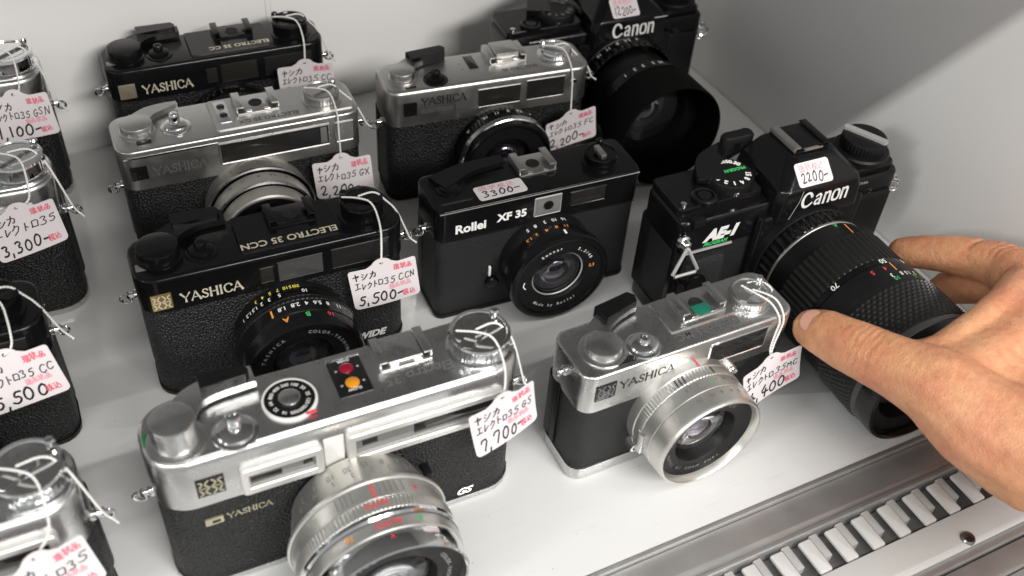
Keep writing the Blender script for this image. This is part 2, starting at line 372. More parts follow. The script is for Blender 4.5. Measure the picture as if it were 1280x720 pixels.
# aluminium front edge of the shelf, vent strip with slots, door track
ft = thing('front_rail', 'brushed aluminium front rail with slotted vent strip along the shelf edge', 'rail', (0, .1, 0))
def rail(name, y0, y1, z0, z1, m, p=ft): return obj(name, slab(-620, 411, y0*1000-100, y1*1000-100, z0*1000, z1*1000, .5, .5), m, p)
rail('edge_lip', .1748, .1772, -.016, .0006, 'aluminium')
rail('rail_face', .1592, .1744, -.017, -.0012, 'aluminium')
rail('rail_ridge', .1562, .1588, -.017, .0002, 'aluminium')
rail('vent_channel', .1380, .1560, -.022, -.0075, 'dark_channel')
for k in range(30):
    x = 222.4-14.62*12+14.62*k
    if x > 400: break
    jx = random.uniform(-.25, .25)
    obj('vent_bar', slab(x-.6+jx, x+5.9+jx, 38.4, 54.4, -3.2, -1.3, .9, .7), 'white_plastic', ft)
    obj('vent_divider', slab(x+6.3+jx, x+10.2+jx, 44.0, 55.6, -7.4, -2.0, .4, .3), 'pale_grey_plastic', ft)
rail('track_strip', .1225, .1378, -.020, -.0012, 'white_plastic')
rail('track_edge', .1178, .1222, -.020, -.0030, 'aluminium')
rail('track_lip', .1060, .1168, -.024, -.0036, 'aluminium')
struct('counter_sill', boxm(-.62, XR, -.12, .1055, -.03, -.0046), 'grey_plastic')
sc = obj('screw', lathe([(3.3, -.6), (3.3, .5), (2.7, 1.3), (1.5, 1.0), (1.3, .2), (0, .1)], 306.5, 25.6, -1.2), 'steel_screw', ft)
obj('slot', slab(304.6, 308.4, 25.2, 26.0, -.95, -.55, .1, .05), 'dark_well', sc)

# ------------------------------------------------------------------ camera parts shared by the builders
def lug(root, side, Wd, y, z, m='chrome', ring=True):
    s = side; x = s*Wd/2
    o = obj('strap_lug', lathe([(2.3, -.5), (2.3, .8), (1.5, 1.4), (1.4, 3.0), (1.9, 3.6), (1.2, 4.2), (0, 4.3)], 0, 0, 0, 'z', 18), m, root)
    me = o.data; me.transform(Matrix.Translation((x*K, y*K, z*K)) @ Matrix.Rotation(s*PI/2, 4, 'Y'))
    if ring: obj('eyelet', torus((x+s*4.6, y, z-1.6), (.25, 1, .1), 2.3, .65, 16, 8), m, o)
    return o
def knob(root, name, x, y, z, r, h, m, kn=True, top=None):
    prof = [(r+.9, 0), (r+.9, .5), (r, .8), (r, h-1.0), (r-.35, h-.3), (r-1.0, h), (0, h+.15)]
    return obj(name, lathe(prof, x, y, z, 'z', 64, (3, 3, .25, 40) if kn else None), top or m, root)
def release(root, x, y, z, m='chrome', r=5.2, h=5):
    o = obj('shutter_release', lathe([(r+1.6, 0), (r+1.4, .7), (r, 1.0), (r, 2.2), (r-1.2, 3.0), (2.6, 3.2), (2.6, h), (2.1, h+.8), (1.2, h+.9), (.9, h+.3), (0, h+.2)], x, y, z, 'z', 40), m, root)
    return o
def lever(root, x, y, z, path, widths, th, m, tip=None, tipw=3.4):
    """film advance lever: arm in plan along path, thickness th, optional plastic tip"""
    V, F = ribbon2(path, [2*w for w in widths], 2); n = len(V)//2
    outline = [V[2*i] for i in range(n)]+[V[2*i+1] for i in range(n-1, -1, -1)]
    o = obj('advance_lever', poly(outline, z, z+th), m, root)
    if tip:
        a, b = tip; d = (Vector(b)-Vector(a)).normalized(); nn = Vector((-d.y, d.x))*tipw
        pts = [Vector(a)+nn, Vector(b)+nn*.75, Vector(b)+d*1.5, Vector(b)-nn*.75, Vector(a)-nn]
        pts = [tuple(p) for p in pts]; v1, f1 = poly(pts, z-.6, z+th+2.6)
        obj('lever_tip', (v1, f1), 'black_paint', o)
    return o
def hot_shoe(root, x0, x1, y0, y1, z, m, lip=2.6, contact='dark_well'):
    o = obj('hot_shoe', join(slab(x0, x1, y0, y1, z, z+.9, .8, .3)), m, root)
    for xa, xb, xc in ((x0, x0+1.0, x0+lip+1), (x1-1.0, x1, x1-lip-1)):
        obj('shoe_rail', join(slab(xa, xb, y0+1, y1-.5, z+.85, z+3.0, .3, .2), slab(min(xa, xc), max(xb, xc), y0+1, y1-.5, z+3.02, z+4.0, .3, .3)), m, o)
    xm = (x0+x1)/2; ym = (y0+y1)/2
    obj('shoe_contact', join(lathe([(3.4, 0), (3.4, .25), (2.3, .3), (2.2, .12), (0, .12)], xm, ym, z+.92, 'z', 24)), contact, o)
    obj('shoe_spring', join(slab(x0+lip+1.6, xm-3.0, y0+.4, y0+1.6, z+.9, z+1.5, .2, .1), slab(xm+3.0, x1-lip-1.6, y0+.4, y0+1.6, z+.9, z+1.5, .2, .1)), 'chrome' if m != 'black_paint' else m, o)
    return o
def rewind(root, x, y, z, r, h, m, ang=20, crank=True):
    o = obj('rewind_knob', lathe([(r+1.2, 0), (r+1.2, .6), (r, .9), (r, h-1.3), (r+.2, h-1.0), (r-.2, h), (r-1.3, h+.2), (r-1.7, h-.5), (0, h-.5)], x, y, z, 'z', 64, (2, 4, .10, 36)), m, root)
    if crank:
        a = math.radians(ang); d = Vector((math.cos(a), math.sin(a))); n = Vector((-d.y, d.x))
        c = Vector((x, y)); L = r-.4
        pts = [c-d*L*.9+n*2.6, c-d*L*1.0, c-d*L*.9-n*2.6, c+d*L*.75-n*1.7, c+d*L-n*.6, c+d*L+n*.6, c+d*L*.75+n*1.7]
        k = obj('crank', poly([tuple(p) for p in pts], z+h-.35, z+h+.75), m, o)
        e = c+d*(L-1.0)
        obj('crank_grip', lathe([(1.7, 0), (1.9, 1.6), (1.4, 2.4), (0, 2.5)], e.x, e.y, z+h+.6, 'z', 20), m, o)
    return o
def window(root, name, x0, x1, z0, z1, proud, wall, fm, pm, inner=(), r=1.4, wb=None):
    o = obj(name, ring_frame(x0, x1, z0, z1, wall, r, -.4, proud, wb=wb), fm, root)
    wb = wb or wall
    obj('pane', slab(x0+wall-.2, x1-wall+.2, z0+wb-.2, z1-wb+.2, -.3, max(.25, proud*.35), .3, .1, 'y'), pm, o)
    for (a, b, c, d, m) in inner: obj('inner_pane', slab(a, b, c, d, max(.25, proud*.35)-.05, max(.25, proud*.35)+.18, .3, .1, 'y'), m, o)
    return o
def badge(root, x0, x1, z0, z1, m, ink):
    o = obj('badge', slab(x0, x1, z0, z1, -.2, .5, .3, .2, 'y'), m, root)
    w, h = x1-x0, z1-z0; c = (x0+w/2, z0+h/2); S = []
    for sx in (-1, 1):
        for sz in (-1, 1):
            S.append(ribbon2([(c[0]+sx*w*.06, c[1]+sz*h*.40), (c[0]+sx*w*.22, c[1]+sz*h*.20), (c[0]+sx*w*.08, c[1]+sz*h*.06)], .07*w, 1))
            S.append(ribbon2([(c[0]+sx*w*.40, c[1]+sz*h*.38), (c[0]+sx*w*.26, c[1]+sz*h*.30), (c[0]+sx*w*.38, c[1]+sz*h*.1)], .07*w, 1))
    S.append(ribbon2([(c[0]-.42*w, c[1]), (c[0]+.42*w, c[1])], .05*w, 0))
    obj('emblem', on_front(join(*S), 0, 0, -.5, .08), ink, o)
    return o
def maker_name(root, x, z, size, m, y=0., width=None):
    vf, cx = stroke2(YG, 'YASHICA', 0, 0, size)
    sx = (width/cx) if width else 1
    vf = ([(a*sx, b) for a, b in vf[0]], vf[1])
    return obj('maker_name', on_front(vf, x, z, y), m, root)
def lens(root, cx, cz, secs, glass_r, glass_h, ring_r, ring_h, name_text=None, tm='white_paint', depth=9, ring_mat='black_matte', elem=True):
    """secs: (part name, [(r,h)..], material, knurl). Then name ring, glass and the iris behind it"""
    out = []
    for nm, prof, m, kn in secs: out.append(obj(nm, lathe(prof, cx, cz, 0, 'y', 72, kn, False), m, root))
    bz = obj('name_ring', lathe([(ring_r, ring_h), (ring_r-.4, ring_h-.1), (glass_r+1.8, ring_h-.9), (glass_r+1.4, ring_h-1.6), (glass_r+.6, glass_h-1.5), (glass_r-.6, glass_h-3.5)], cx, cz, 0, 'y', 72, None, False), ring_mat, root)
    bz.data.name = 'name_ring'
    if name_text:
        rm = (ring_r+glass_r+1.8)/2-.3; y = -(ring_h-.42)
        for txt, a0, stp, inw in name_text: obj('ring_lettering', ring_text(txt, cx, cz, rm, y, min(2.3, (ring_r-glass_r)*.30), a0, stp*.8, .22, inw), tm, bz)
    g = glass_r
    dome = [(g*math.sin(t), glass_h-1.5+g*.42*(math.cos(t)-math.cos(1.0))/(1-math.cos(1.0))*.55) for t in [0, .15, .3, .45, .6, .75, .9, 1.0]]
    dome = [(r*1/math.sin(1.0), h) for r, h in dome]
    back = [(dome[-1][0], dome[-1][1]-1.2), (dome[-1][0]*.5, dome[-1][1]-1.6), (0, dome[-1][1]-1.7)]
    fg = obj('front_glass', lathe(dome+back, cx, cz, 0, 'y', 56), 'glass', root)
    iw = obj('inner_barrel', lathe([(g-.3, glass_h-3.8), (g*.86, glass_h-5), (g*.80, glass_h-5.2), (g*.66, glass_h-depth*.8), (g*.60, glass_h-depth*.8), (g*.55, glass_h-depth-1), (0, glass_h-depth-1.2)], cx, cz, 0, 'y', 48), 'iris', root)
    if elem:
        e = g*.62
        obj('inner_element', lathe([(e, glass_h-depth*.55), (e*.85, glass_h-depth*.55+e*.13), (e*.6, glass_h-depth*.55+e*.26), (e*.3, glass_h-depth*.55+e*.34), (0, glass_h-depth*.55+e*.36)], cx, cz, 0, 'y', 40), 'coated_element', iw)
    return out
def barrel_marks(part, cx, cz, r, h, items, size, m, name='scale_marks'):
    obj(name, join(*[on_barrel(print2(t, size, .012, 0, 'CENTER'), cx, cz, r, h, a) for t, a in items]), m, part)
def barrel_lines(part, cx, cz, r, h0, h1, degs, w, m, name='index_line'):
    obj(name, join(*[on_barrel(([(-w/2, h0), (w/2, h0), (w/2, h1), (-w/2, h1)], [(0, 1, 2, 3)]), cx, cz, r, 0, a, .12) for a in degs]), m, part)
def shell(root, Wd, H, D, zb, zt, r, mtop, mbot, mlea, top_bev=1.8, deck=None):
    """bottom plate, leather body with a hinged back, top plate"""
    x = Wd/2; r2 = r
    obj('bottom_plate', rloft(-x, x, 0, D, r, [(1.0, 0), (.2, .7), (0, 1.5), (0, zb)]), mbot, root)
    b = obj('body', rloft(-x+.5, x-.5, .5, D-.5, r, [(0, zb-.3), (0, zt+.3)]), mlea, root)
    obj('back_door', rloft(-x+.1, x-.1, D*.62, D+1.2, min(r, D*.18), [(.6, zb+.6), (0, zb+1.2), (0, zt-1.2), (.6, zt-.6)]), 'black_matte', root)
    t = obj('top_plate', rloft(-x, x, 0, D, r, [(0, zt), (0, H-top_bev), (top_bev*.22, H-top_bev*.45), (top_bev*.62, H-top_bev*.12), (top_bev*1.25, H)], n=8), mtop, root)
    return t

# ------------------------------------------------------------------ price tags
def tag(label, cam_root, TL, TR, BL, lines, price, notes=('税込',), strings=(), seed=1, knot=True, ink='ink'):
    rnd = random.Random(seed); TL, TR, BL = Vector(TL), Vector(TR), Vector(BL)
    u = (TR-TL); Wt = u.length; u.normalize(); v = (TL-BL); v = (v-u*v.dot(u)); Ht = v.length; v.normalize(); n = u.cross(v)
    hole = TL+u*(Wt/2)-v*(-.6)
    M = cam_root.matrix_basis
    root = bpy.data.objects.new('price_tag', None); COL.objects.link(root); root.empty_display_size = .01
    root.location = M @ (hole*K); root.rotation_euler = cam_root.rotation_euler
    root['label'] = label; root['category'] = 'price tag'; root['group'] = 'string price tags on the cameras'
    L = lambda p: tuple(Vector(p)-hole)
    # outline with a rounded hump at the top, punched by a hole
    hw = Wt/2; out = []
    def arc(cx, cy, r, a0, a1, k): return [(cx+r*math.cos(math.radians(a0+(a1-a0)*i/k)), cy+r*math.sin(math.radians(a0+(a1-a0)*i/k))) for i in range(k+1)]
    r = 2.2
    out += arc(-hw+r, -Ht+r, r, 180, 270, 4)+arc(hw-r, -Ht+r, r, 270, 360, 4)+arc(hw-1.4, -1.4, 1.4, 0, 90, 3)
    out += [(7.4, -.1), (6.2, .5)]+arc(0, -1.0, 5.2, 28, 152, 10)+[(-6.2, .5), (-7.4, -.1)]+arc(-hw+1.4, -1.4, 1.4, 90, 180, 3)
    nb = len(out); hc = (0, 1.4); hr = .85; hk = 14
    bm = bmesh.new()
    c1 = rnd.uniform(-.0055, .0045); c2 = rnd.uniform(-.004, .004)
    def bend(a, b): return c1*a*a+c2*(b+12)**2+.02*a*math.sin(seed)*(b+12)*.15
    def P3(a, b, d): return Vector(L(TL+u*(hw+a)+v*b+n*(bend(a, b)+d)))*K
    for d in (.0, .28):
        vs = [bm.verts.new((a, b, d)) for a, b in out]
        hs = [bm.verts.new((hc[0]+hr*math.cos(2*PI*i/hk), hc[1]+hr*math.sin(2*PI*i/hk), d)) for i in range(hk)]
        es = [bm.edges.new((vs[i], vs[(i+1) % nb])) for i in range(nb)]+[bm.edges.new((hs[i], hs[(i+1) % hk])) for i in range(hk)]
        bmesh.ops.triangle_fill(bm, edges=es, use_beauty=True)
        if d == 0: v0, h0 = vs, hs
    for A, B in ((v0, vs), (h0, hs)):
        for i in range(len(A)): bm.faces.new((A[i], A[(i+1) % len(A)], B[(i+1) % len(A)], B[i]))
    for _ in range(4):
        lg = [e for e in bm.edges if e.calc_length() > 2.6]
        if lg: bmesh.ops.subdivide_edges(bm, edges=lg, cuts=1)
        bmesh.ops.triangulate(bm, faces=[f for f in bm.faces if len(f.verts) > 4])
    for vv in bm.verts: vv.co = P3(*vv.co)
    bmesh.ops.recalc_face_normals(bm, faces=bm.faces)
    me = bpy.data.meshes.new('paper'); bm.to_mesh(me); bm.free(); me.materials.append(MT['paper'])
    paper = bpy.data.objects.new('paper', me); COL.objects.link(paper); paper.parent = root
    def write(vf, m, nm):
        V = [L(TL+u*(hw+a)+v*b+n*(bend(a, b)+.42)) for a, b in vf[0]]
        obj(nm, (V, vf[1]), m, paper, smooth=False)
    parts = []
    y = -6.4
    for i, (tx, sz) in enumerate(lines):
        vf, e = hand2(tx, -hw+1.6+.3*i, y-i*5.6, sz*1.12, .54, rnd=rnd); 
        over = e-(hw-1.2)
        if over > 0: s = (hw-1.2+hw-1.6)/(e+hw-1.6); vf = ([(-hw+1.6+(a+hw-1.6)*s, b) for a, b in vf[0]], vf[1])
        parts.append(vf)
    write(join(*parts), 'grey_ink' if ink != 'ink' else 'ink', 'handwriting')
    vf, e = hand2(price, -hw+2.2, -Ht+2.0, 6.4, 1.02, rnd=rnd, wide=.76)
    s = min(1, (hw*1.38)/(e+hw-2.2)); vf = ([(-hw+2.2+(a+hw-2.2)*s, b) for a, b in vf[0]], vf[1])
    write(vf, 'ink', 'price')
    reds = [hand2('現状品', hw-10.6, -4.9, 3.2, .5, rnd=rnd, slant=0)[0], hand2('税込', hw-8.2, -Ht+2.4, 3.3, .5, rnd=rnd, slant=0)[0]]
    write(join(*reds), 'red_ink', 'red_note')
    if 'pale' in notes: write(hand2('現品状品', hw-14, -15.4, 3.0, .45, rnd=rnd, slant=0)[0], 'pale_red_ink', 'faint_note')
    for st_ in strings:
        pts = [L(p) if p != 'hole' else L(hole+v*.8+n*.3) for p in st_]
        obj('string', twine(pts), 'string', root, sharp=80)
    return root
def sticker(root, part_parent, o, u, v, w, h, price, seed, pm='pale_red_ink'):
    rnd = random.Random(seed); o, u, v = Vector(o), Vector(u).normalized(), Vector(v); v = (v-u*v.dot(u)).normalized(); n = u.cross(v)
    pts = rrect(0, w, 0, h, 1.6, 4); m = len(pts)
    V = [tuple(o+u*a+v*b+n*.15) for a, b in pts]+[tuple(o+u*a+v*b+n*.45) for a, b in pts]
    p = obj('price_sticker', (V, [tuple(range(m)), tuple(range(m, 2*m))]+[(i, (i+1) % m, m+(i+1) % m, m+i) for i in range(m)]), 'paper', root, smooth=False)
    p['label'] = 'white price sticker handwritten '+price
    vf, e = hand2(price, 0, 0, h*.44, .72, rnd=rnd); s = min(1.1, w*.8/e)
    obj('price', on_plane(([(a*s+w*.1, b+h*.12) for a, b in vf[0]], vf[1]), o, u, v, .55), 'ink', p, smooth=False)
    vf, e = hand2('現状税込', 0, 0, h*.30, .3, rnd=rnd, slant=0); s = w*.75/e
    obj('red_note', on_plane(([(a*s+w*.1, b+h*.62) for a, b in vf[0]], vf[1]), o, u, v, .55), pm, p, smooth=False)
    return p
#OBJECTS
# ------------------------------------------------------------------ GS type: big chrome rangefinder
GRP = 'secondhand film cameras on the shelf'
def big_chrome(label, loc, yaw, detail=True):
    R = thing('rangefinder_camera', label, 'camera', loc, yaw, GRP)
    Wd, H, D, zt = 143, 77.5, 33, 52.5
    top = shell(R, Wd, H, D, 4, zt, 13.5, 'satin_chrome', 'satin_chrome', 'leather', 2.6)
    obj('deck_ridge', rloft(-70, 70, 1.6, D-2, 11, [(0, H-.1), (.35, H+.35)]), 'satin_chrome', R)
    z = H+.36
    # advance lever, release, film speed dial, battery lamps, shoe, rewind
    o = knob(R, 'advance_knob', -59.3, 11.5, z, 8.0, 12.5, 'satin_chrome', kn=False)
    obj('knob_collar', lathe([(10.3, 0), (10.3, 1.2), (8.8, 1.7), (0, 1.8)], -59.3, 11.5, z-.05), 'satin_chrome', o)
    lever(R, 0, 0, z+1.4, [(-58, 13), (-54, 24), (-46, 28.5), (-30, 29)], [5.5, 5, 4.5, 4.0], 3.2, 'chrome', tip=((-47, 29.5), (-30.5, 29.5)), tipw=3.2)
    obj('frame_counter', slab(-70.3, -66.2, 12.8, 18.6, z-.02, z+.22, .4, .1), 'green_plastic' if detail else 'pane', R)
    release(R, -39.6, 7.8, z, 'chrome', 6.8, 8.4)
    a = obj('film_speed_dial', lathe([(10.2, 0), (10.2, .9), (9.8, 1.3), (9.3, 1.3), (9.2, .6)], -18, 15.2, z, 'z', 60), 'white_plastic', R)
    obj('dial_face', lathe([(9.25, .3), (9.2, 1.0), (4.6, 1.0), (4.5, 1.3), (3.9, 1.9), (0, 2.0)], -18, 15.2, z, 'z', 48), 'black_matte', a)
    obj('dial_hub', lathe([(4.1, 1.4), (4.0, 2.1), (3.4, 2.5), (0, 2.55)], -18, 15.2, z, 'z', 36), 'satin_chrome', a)
    num = []
    for i, t in enumerate(('25', '50', '100', '200', '400', '800', '64', '32', '16', '500', '1000', '125')):
        an = 2*PI*i/12; rad = Vector((math.cos(an), math.sin(an), 0)); tan = Vector((rad.y, -rad.x, 0))
        num.append(on_plane(print2(t, 2.0, .01, 0, 'CENTER'), Vector((-18, 15.2, z+1.08))+rad*6.2, tan, rad))
    obj('dial_numbers', join(*num), 'white_paint', a)
    obj('dial_mark', slab(-14.5, -10.5, 5.6, 6.5, z+.9, z+1.55, .2, .1), 'red_print', a)
    w = obj('lamp_panel', slab(-.8, 12.2, 8.8, 27.4, z-.1, z+.5, .5, .2), 'black_gloss', R)
    obj('panel_trim', slab(-.8, 12.2, 27.6, 28.5, z-.1, z+.8, .2, .2), 'chrome', w)
    for yy, mm in ((22.3, 'red_lamp'), (14.6, 'orange_lamp')):
        obj('warning_lamp', lathe([(2.7, .4), (2.7, .9), (1.9, 1.5), (0, 1.8)], 5.7, yy, z, 'z', 28), mm, w)
    obj('panel_lettering', join(*[on_top(print2(t, 1.9, .01, 0, 'CENTER'), xx, yy, z+.5, True, .12) for t, xx, yy in (('OVER', 5.7, 27), ('SLOW', 5.7, 12), ('<', 1.6, 22.6), ('>', 10, 22.6), ('<', 1.6, 15), ('>', 10, 15))]), 'white_paint', w)
    hot_shoe(R, 17, 38.5, 15.6, 31, z, 'satin_chrome')
    obj('shoe_cover', slab(20.8, 34.8, 17.2, 30.6, z+1.2, z+2.9, .4, .3), 'satin_chrome', R)
    obj('model_lettering', on_top(print2('Electro 35', 6.6, .03, .15), 45, 12.6, z), 'faint_print', R)
    rewind(R, 57.5, 15.5, z, 12.0, 8.2, 'chrome', 35)
    # front of the top plate
    badge(R, -57.2, -47.2, 58.2, 68.0, 'black_gloss', 'pale_gold')
    window(R, 'rangefinder_window', -42, -11.5, 54.4, 68.6, 3.0, 3.0, 'frame_metal', 'pane_grey', [(-38.4, -27, 59.0, 62.0, 'pane'), (-19, -15.4, 60.2, 64, 'pane')], 1.8, wb=3.6)
    window(R, 'viewfinder_window', -2.5, 61, 53.6, 69.6, 3.2, 3.2, 'frame_metal', 'pane_grey', [(24, 57.2, 58.4, 65.2, 'pane'), (3.5, 9.5, 60.4, 63.4, 'pane_smoke')], 1.8, wb=3.4)
    obj('light_window', slab(-10.8, -3.2, 53.5, 69.2, -.1, .6, .3, .2, 'y'), 'white_plastic', R)
    # lower front
    g = obj('maker_badge', slab(-57, -50.2, 40.4, 44.0, -.6, .35, .5, .2, 'y'), 'pale_gold', R)
    obj('badge_slot', slab(-54.5, -51.4, 41.4, 43, .3, .42, .2, .05, 'y'), 'black_print', g)
    maker_name(R, -48.8, 40.6, 3.0, 'pale_gold', .5, 17)
    obj('model_badge', on_front(print2('GS', 5.6, .05, .35), 43.2, 5.6, .5, .2), 'chrome', R)
    cx, cz = -1.2, 31.8
    ps = lens(R, cx, cz, [
        ('lens_base', [(23.6, -1), (23.8, 1.0), (23.6, 1.4)], 'black_matte', None),
        ('distance_ring', [(24.4, 1.4), (25.0, 1.8), (29.6, 16.4), (30.6, 17.4), (31.4, 18.0), (31.4, 19.2), (30.6, 19.8)], 'lens_silver', None),
        ('depth_scale', [(30.4, 19.6), (30.4, 26.6), (30.0, 27)], 'lens_silver', None),
        ('focus_ring', [(30.6, 27), (31.0, 27.4), (31.0, 32.2), (30.6, 32.6)], 'lens_silver', (1, 2, .25, 120)),
        ('bright_band', [(30.4, 32.6), (31.4, 33.2), (31.4, 34.6), (30.6, 35.4)], 'chrome', None),
        ('aperture_ring', [(30.2, 35.2), (30.4, 35.6), (30.2, 40.5), (29.6, 41)], 'lens_silver', None),
        ('front_barrel', [(29.8, 41), (30.0, 41.4), (29.4, 47.6), (29.0, 48.8), (28.4, 49.2), (27.8, 48.6), (27.4, 45)], 'chrome', None)],
        16, 43.5, 27.5, 45.8, [('YASHICA', -60, 9, False), ('COLOR-YASHINON DX', 60, 6, False), ('1:1.7  f=45mm', 215, 7, False)], 'grey_plastic', depth=11)
    barrel_marks(ps[1], cx, cz, 27.6, 7.6, [(t, a) for t, a in zip(('1.5', '4', '6', '8', '15', '30', '10', '3', '2', '1'), range(62, -70, -14))], 3.4, 'grey_print')
    barrel_marks(ps[1], cx, cz, 29.2, 12.0, [(t, a) for t, a in zip(('1', '1.2', '1.5', '2', '3', '5', '10', '.8', 'm'), range(54, -70, -15))], 3.0, 'grey_print', 'scale_marks')
    barrel_lines(ps[2], cx, cz, 30.4, 20.4, 25.4, [a for a in (-24, -20, -17, -13, 7, 11, 15, 19, 24)], .35, 'grey_print', 'depth_lines')
    barrel_lines(ps[2], cx, cz, 30.4, 20.2, 26.2, [2], .8, 'red_print')
    barrel_marks(ps[2], cx, cz, 30.4, 22.6, [('R', 34)], 3, 'red_print', 'infrared_mark')
    barrel_marks(ps[3], cx, cz, 31.05, 28.2, [('AUTO', 1)], 3.2, 'red_print', 'mode_mark')
    barrel_marks(ps[5], cx, cz, 30.35, 36.6, [('AUTO', 4)], 3.6, 'red_print', 'mode_mark')
    barrel_marks(ps[5], cx, cz, 30.35, 36.6, [('16', -24)], 3.4, 'orange_print', 'mode_mark'); barrel_marks(ps[5], cx, cz, 30.35, 36.6, [('B', 27)], 3.4, 'green_print', 'mode_mark')
    barrel_marks(ps[6], cx, cz, 29.9, 42.4, [('v', 3)], 3.4, 'red_print', 'mode_mark')
    obj('timer_lever', join(slab(26.0, 29.6, 30, 38, 1, 7, 1, .5, 'y')), 'black_matte', R)
    lug(R, -1, Wd, 13, 54); lug(R, 1, Wd, 13, 54)
    return R
CAMS = {}
CAMS['GS'] = big_chrome('large chrome film camera in front, lens reaching the bottom edge, red and amber lamps', (.0684, .2319, 0), -1.6)
CAMS['L1'] = big_chrome('chrome film camera cut by the left edge, farthest back, under the 1,100 tag', (-.0700, .5090, 0), -4)
CAMS['L2'] = big_chrome('chrome film camera cut by the left edge, under the 3,300 tag', (-.0775, .4155, 0), -3.9)
CAMS['L4'] = big_chrome('chrome film camera in the bottom left corner of the photo', (-.0955, .2330, 0), -1)

# ------------------------------------------------------------------ small chrome camera with wide silver lens
def small_chrome(label, loc, yaw):
    R = thing('compact_camera', label, 'camera', loc, yaw, GRP)
    Wd, H, D, zt = 105, 66.5, 30, 45.5
    shell(R, Wd, H, D, 7.5, zt, 6.5, 'satin_chrome', 'satin_chrome', 'fine_leather', 1.3)
    z = H
    k = knob(R, 'advance_knob', -37.6, 13, z, 8.0, 4.4, 'satin_chrome', kn=False)
    obj('knob_collar', lathe([(10.2, 0), (10.2, .8), (8.8, 1.3), (0, 1.4)], -37.6, 13, z-.05), 'satin_chrome', k)
    lever(R, 0, 0, z+1.3, [(-38, 16), (-34, 23), (-26, 27.5), (-16, 29)], [5, 4.4, 4.2, 3], 2.6, 'satin_chrome', tip=((-31, 27.0), (-14, 30.5)), tipw=4.2)
    obj('frame_counter', slab(-36, -27.5, 2.6, 5.8, z-.02, z+.25, .4, .1), 'pane', R)
    release(R, -21, 8.4, z, 'chrome', 6.0, 4.6)
    d = obj('raised_deck', rloft(-6.5, 28, 9.2, 29, 1.2, [(0, z-.1), (.5, z+1.0)]), 'satin_chrome', R)
    hs = hot_shoe(R, 1.5, 23.5, 12.2, 27.5, z+.95, 'satin_chrome')
    obj('shoe_insulator', slab(8.4, 16.6, 12.8, 18.8, z+1.9, z+2.25, .3, .1), 'teal_insulator', hs)
    obj('model_lettering', on_top(print2('Electro35 MC', 5.6, .03, .12), 26, 8.0, z), 'faint_print', R)
    rewind(R, 36.5, 14.6, z, 9.0, 5.2, 'satin_chrome', 25)
    badge(R, -47.2, -37.6, 52.4, 61.4, 'black_gloss', 'grey_print')
    maker_name(R, -35.6, 55.2, 4.4, 'black_print', 0, 27)
    window(R, 'viewfinder_window', 8.0, 38.6, 50.6, 63.4, .5, 1.0, 'chrome', 'pane', [(11, 22, 53, 58, 'pane_smoke')], .6)
    w = obj('light_cell', lathe([(2.6, 0), (2.6, 3.2), (2.0, 3.8), (1.7, 3.0), (0, 2.9)], 21.5, 44.4, 0, 'y', 20), 'chrome', R)
    cx, cz = -2.2, 32
    ps = lens(R, cx, cz, [
        ('lens_base', [(25.6, -1), (25.8, 4.4), (25.4, 4.8)], 'lens_silver', None),
        ('focus_ring', [(25.4, 4.8), (25.8, 5.2), (25.8, 9.6), (25.4, 10)], 'lens_silver', (1, 2, .25, 100)),
        ('distance_ring', [(25.2, 10), (25.6, 10.3), (25.6, 16.2), (25.2, 16.5)], 'lens_silver', None),
        ('aperture_ring', [(25.0, 16.5), (25.5, 16.9), (25.2, 23.6), (25.1, 24.8), (24.6, 25.6), (23.8, 25.6), (23.2, 24.6), (22.6, 21)], 'lens_silver', None)],
        13.2, 17.6, 22.8, 22.0, [('LENS MADE IN JAPAN', 150, 8, True), ('COLOR-YASHINON DX', -80, 9, False)], 'grey_print', depth=9)
    barrel_lines(ps[0], cx, cz, 25.8, -.2, 4.4, [6], .8, 'red_print')
    barrel_marks(ps[2], cx, cz, 25.6, 11.6, [(t, a) for t, a in zip(('2.8', '4', '8', '16', '5.6'), (-18, -8, 22, 36, 50))], 2.5, 'grey_print')
    barrel_marks(ps[3], cx, cz, 25.4, 18.6, [(t, a) for t, a in zip(('8', '3', '4', '6', '10', '20'), (42, 30, 20, 8, -2, -16))], 2.6, 'grey_print')
    barrel_lines(ps[1], cx, cz, 25.8, 5.4, 9.2, [16, -16, -20, -24], .5, 'black_print')
    barrel_marks(ps[2], cx, cz, 25.6, 11.6, [('A', 9)], 2.6, 'green_print', 'mode_mark'); barrel_marks(ps[2], cx, cz, 25.6, 11.6, [('o', 13)], 2.2, 'red_print', 'mode_mark')
    t = obj('timer_lever', join(slab(-29.2, -27.4, 24, 36, 9, 13, .6, .4, 'y')), 'satin_chrome', R)
    obj('flash_socket', lathe([(2.3, 0), (2.3, 5.2), (1.4, 5.4), (1.2, 4.2), (0, 4.2)], -28.4, 23.6, 4, 'y', 18), 'chrome', R)
    lug(R, 1, Wd, 16, 58, ring=False); lug(R, -1, Wd, 16, 58, ring=False)
    # hinge strip on the end
    obj('hinge', slab(-53.0, -52.2, 17.6, 21.0, 8.5, 46, .3, .2), 'black_matte', R)
    return R
CAMS['MC'] = small_chrome('small chrome camera with wide silver lens beside the gripped lens', (.2141, .2201, 0), 0)

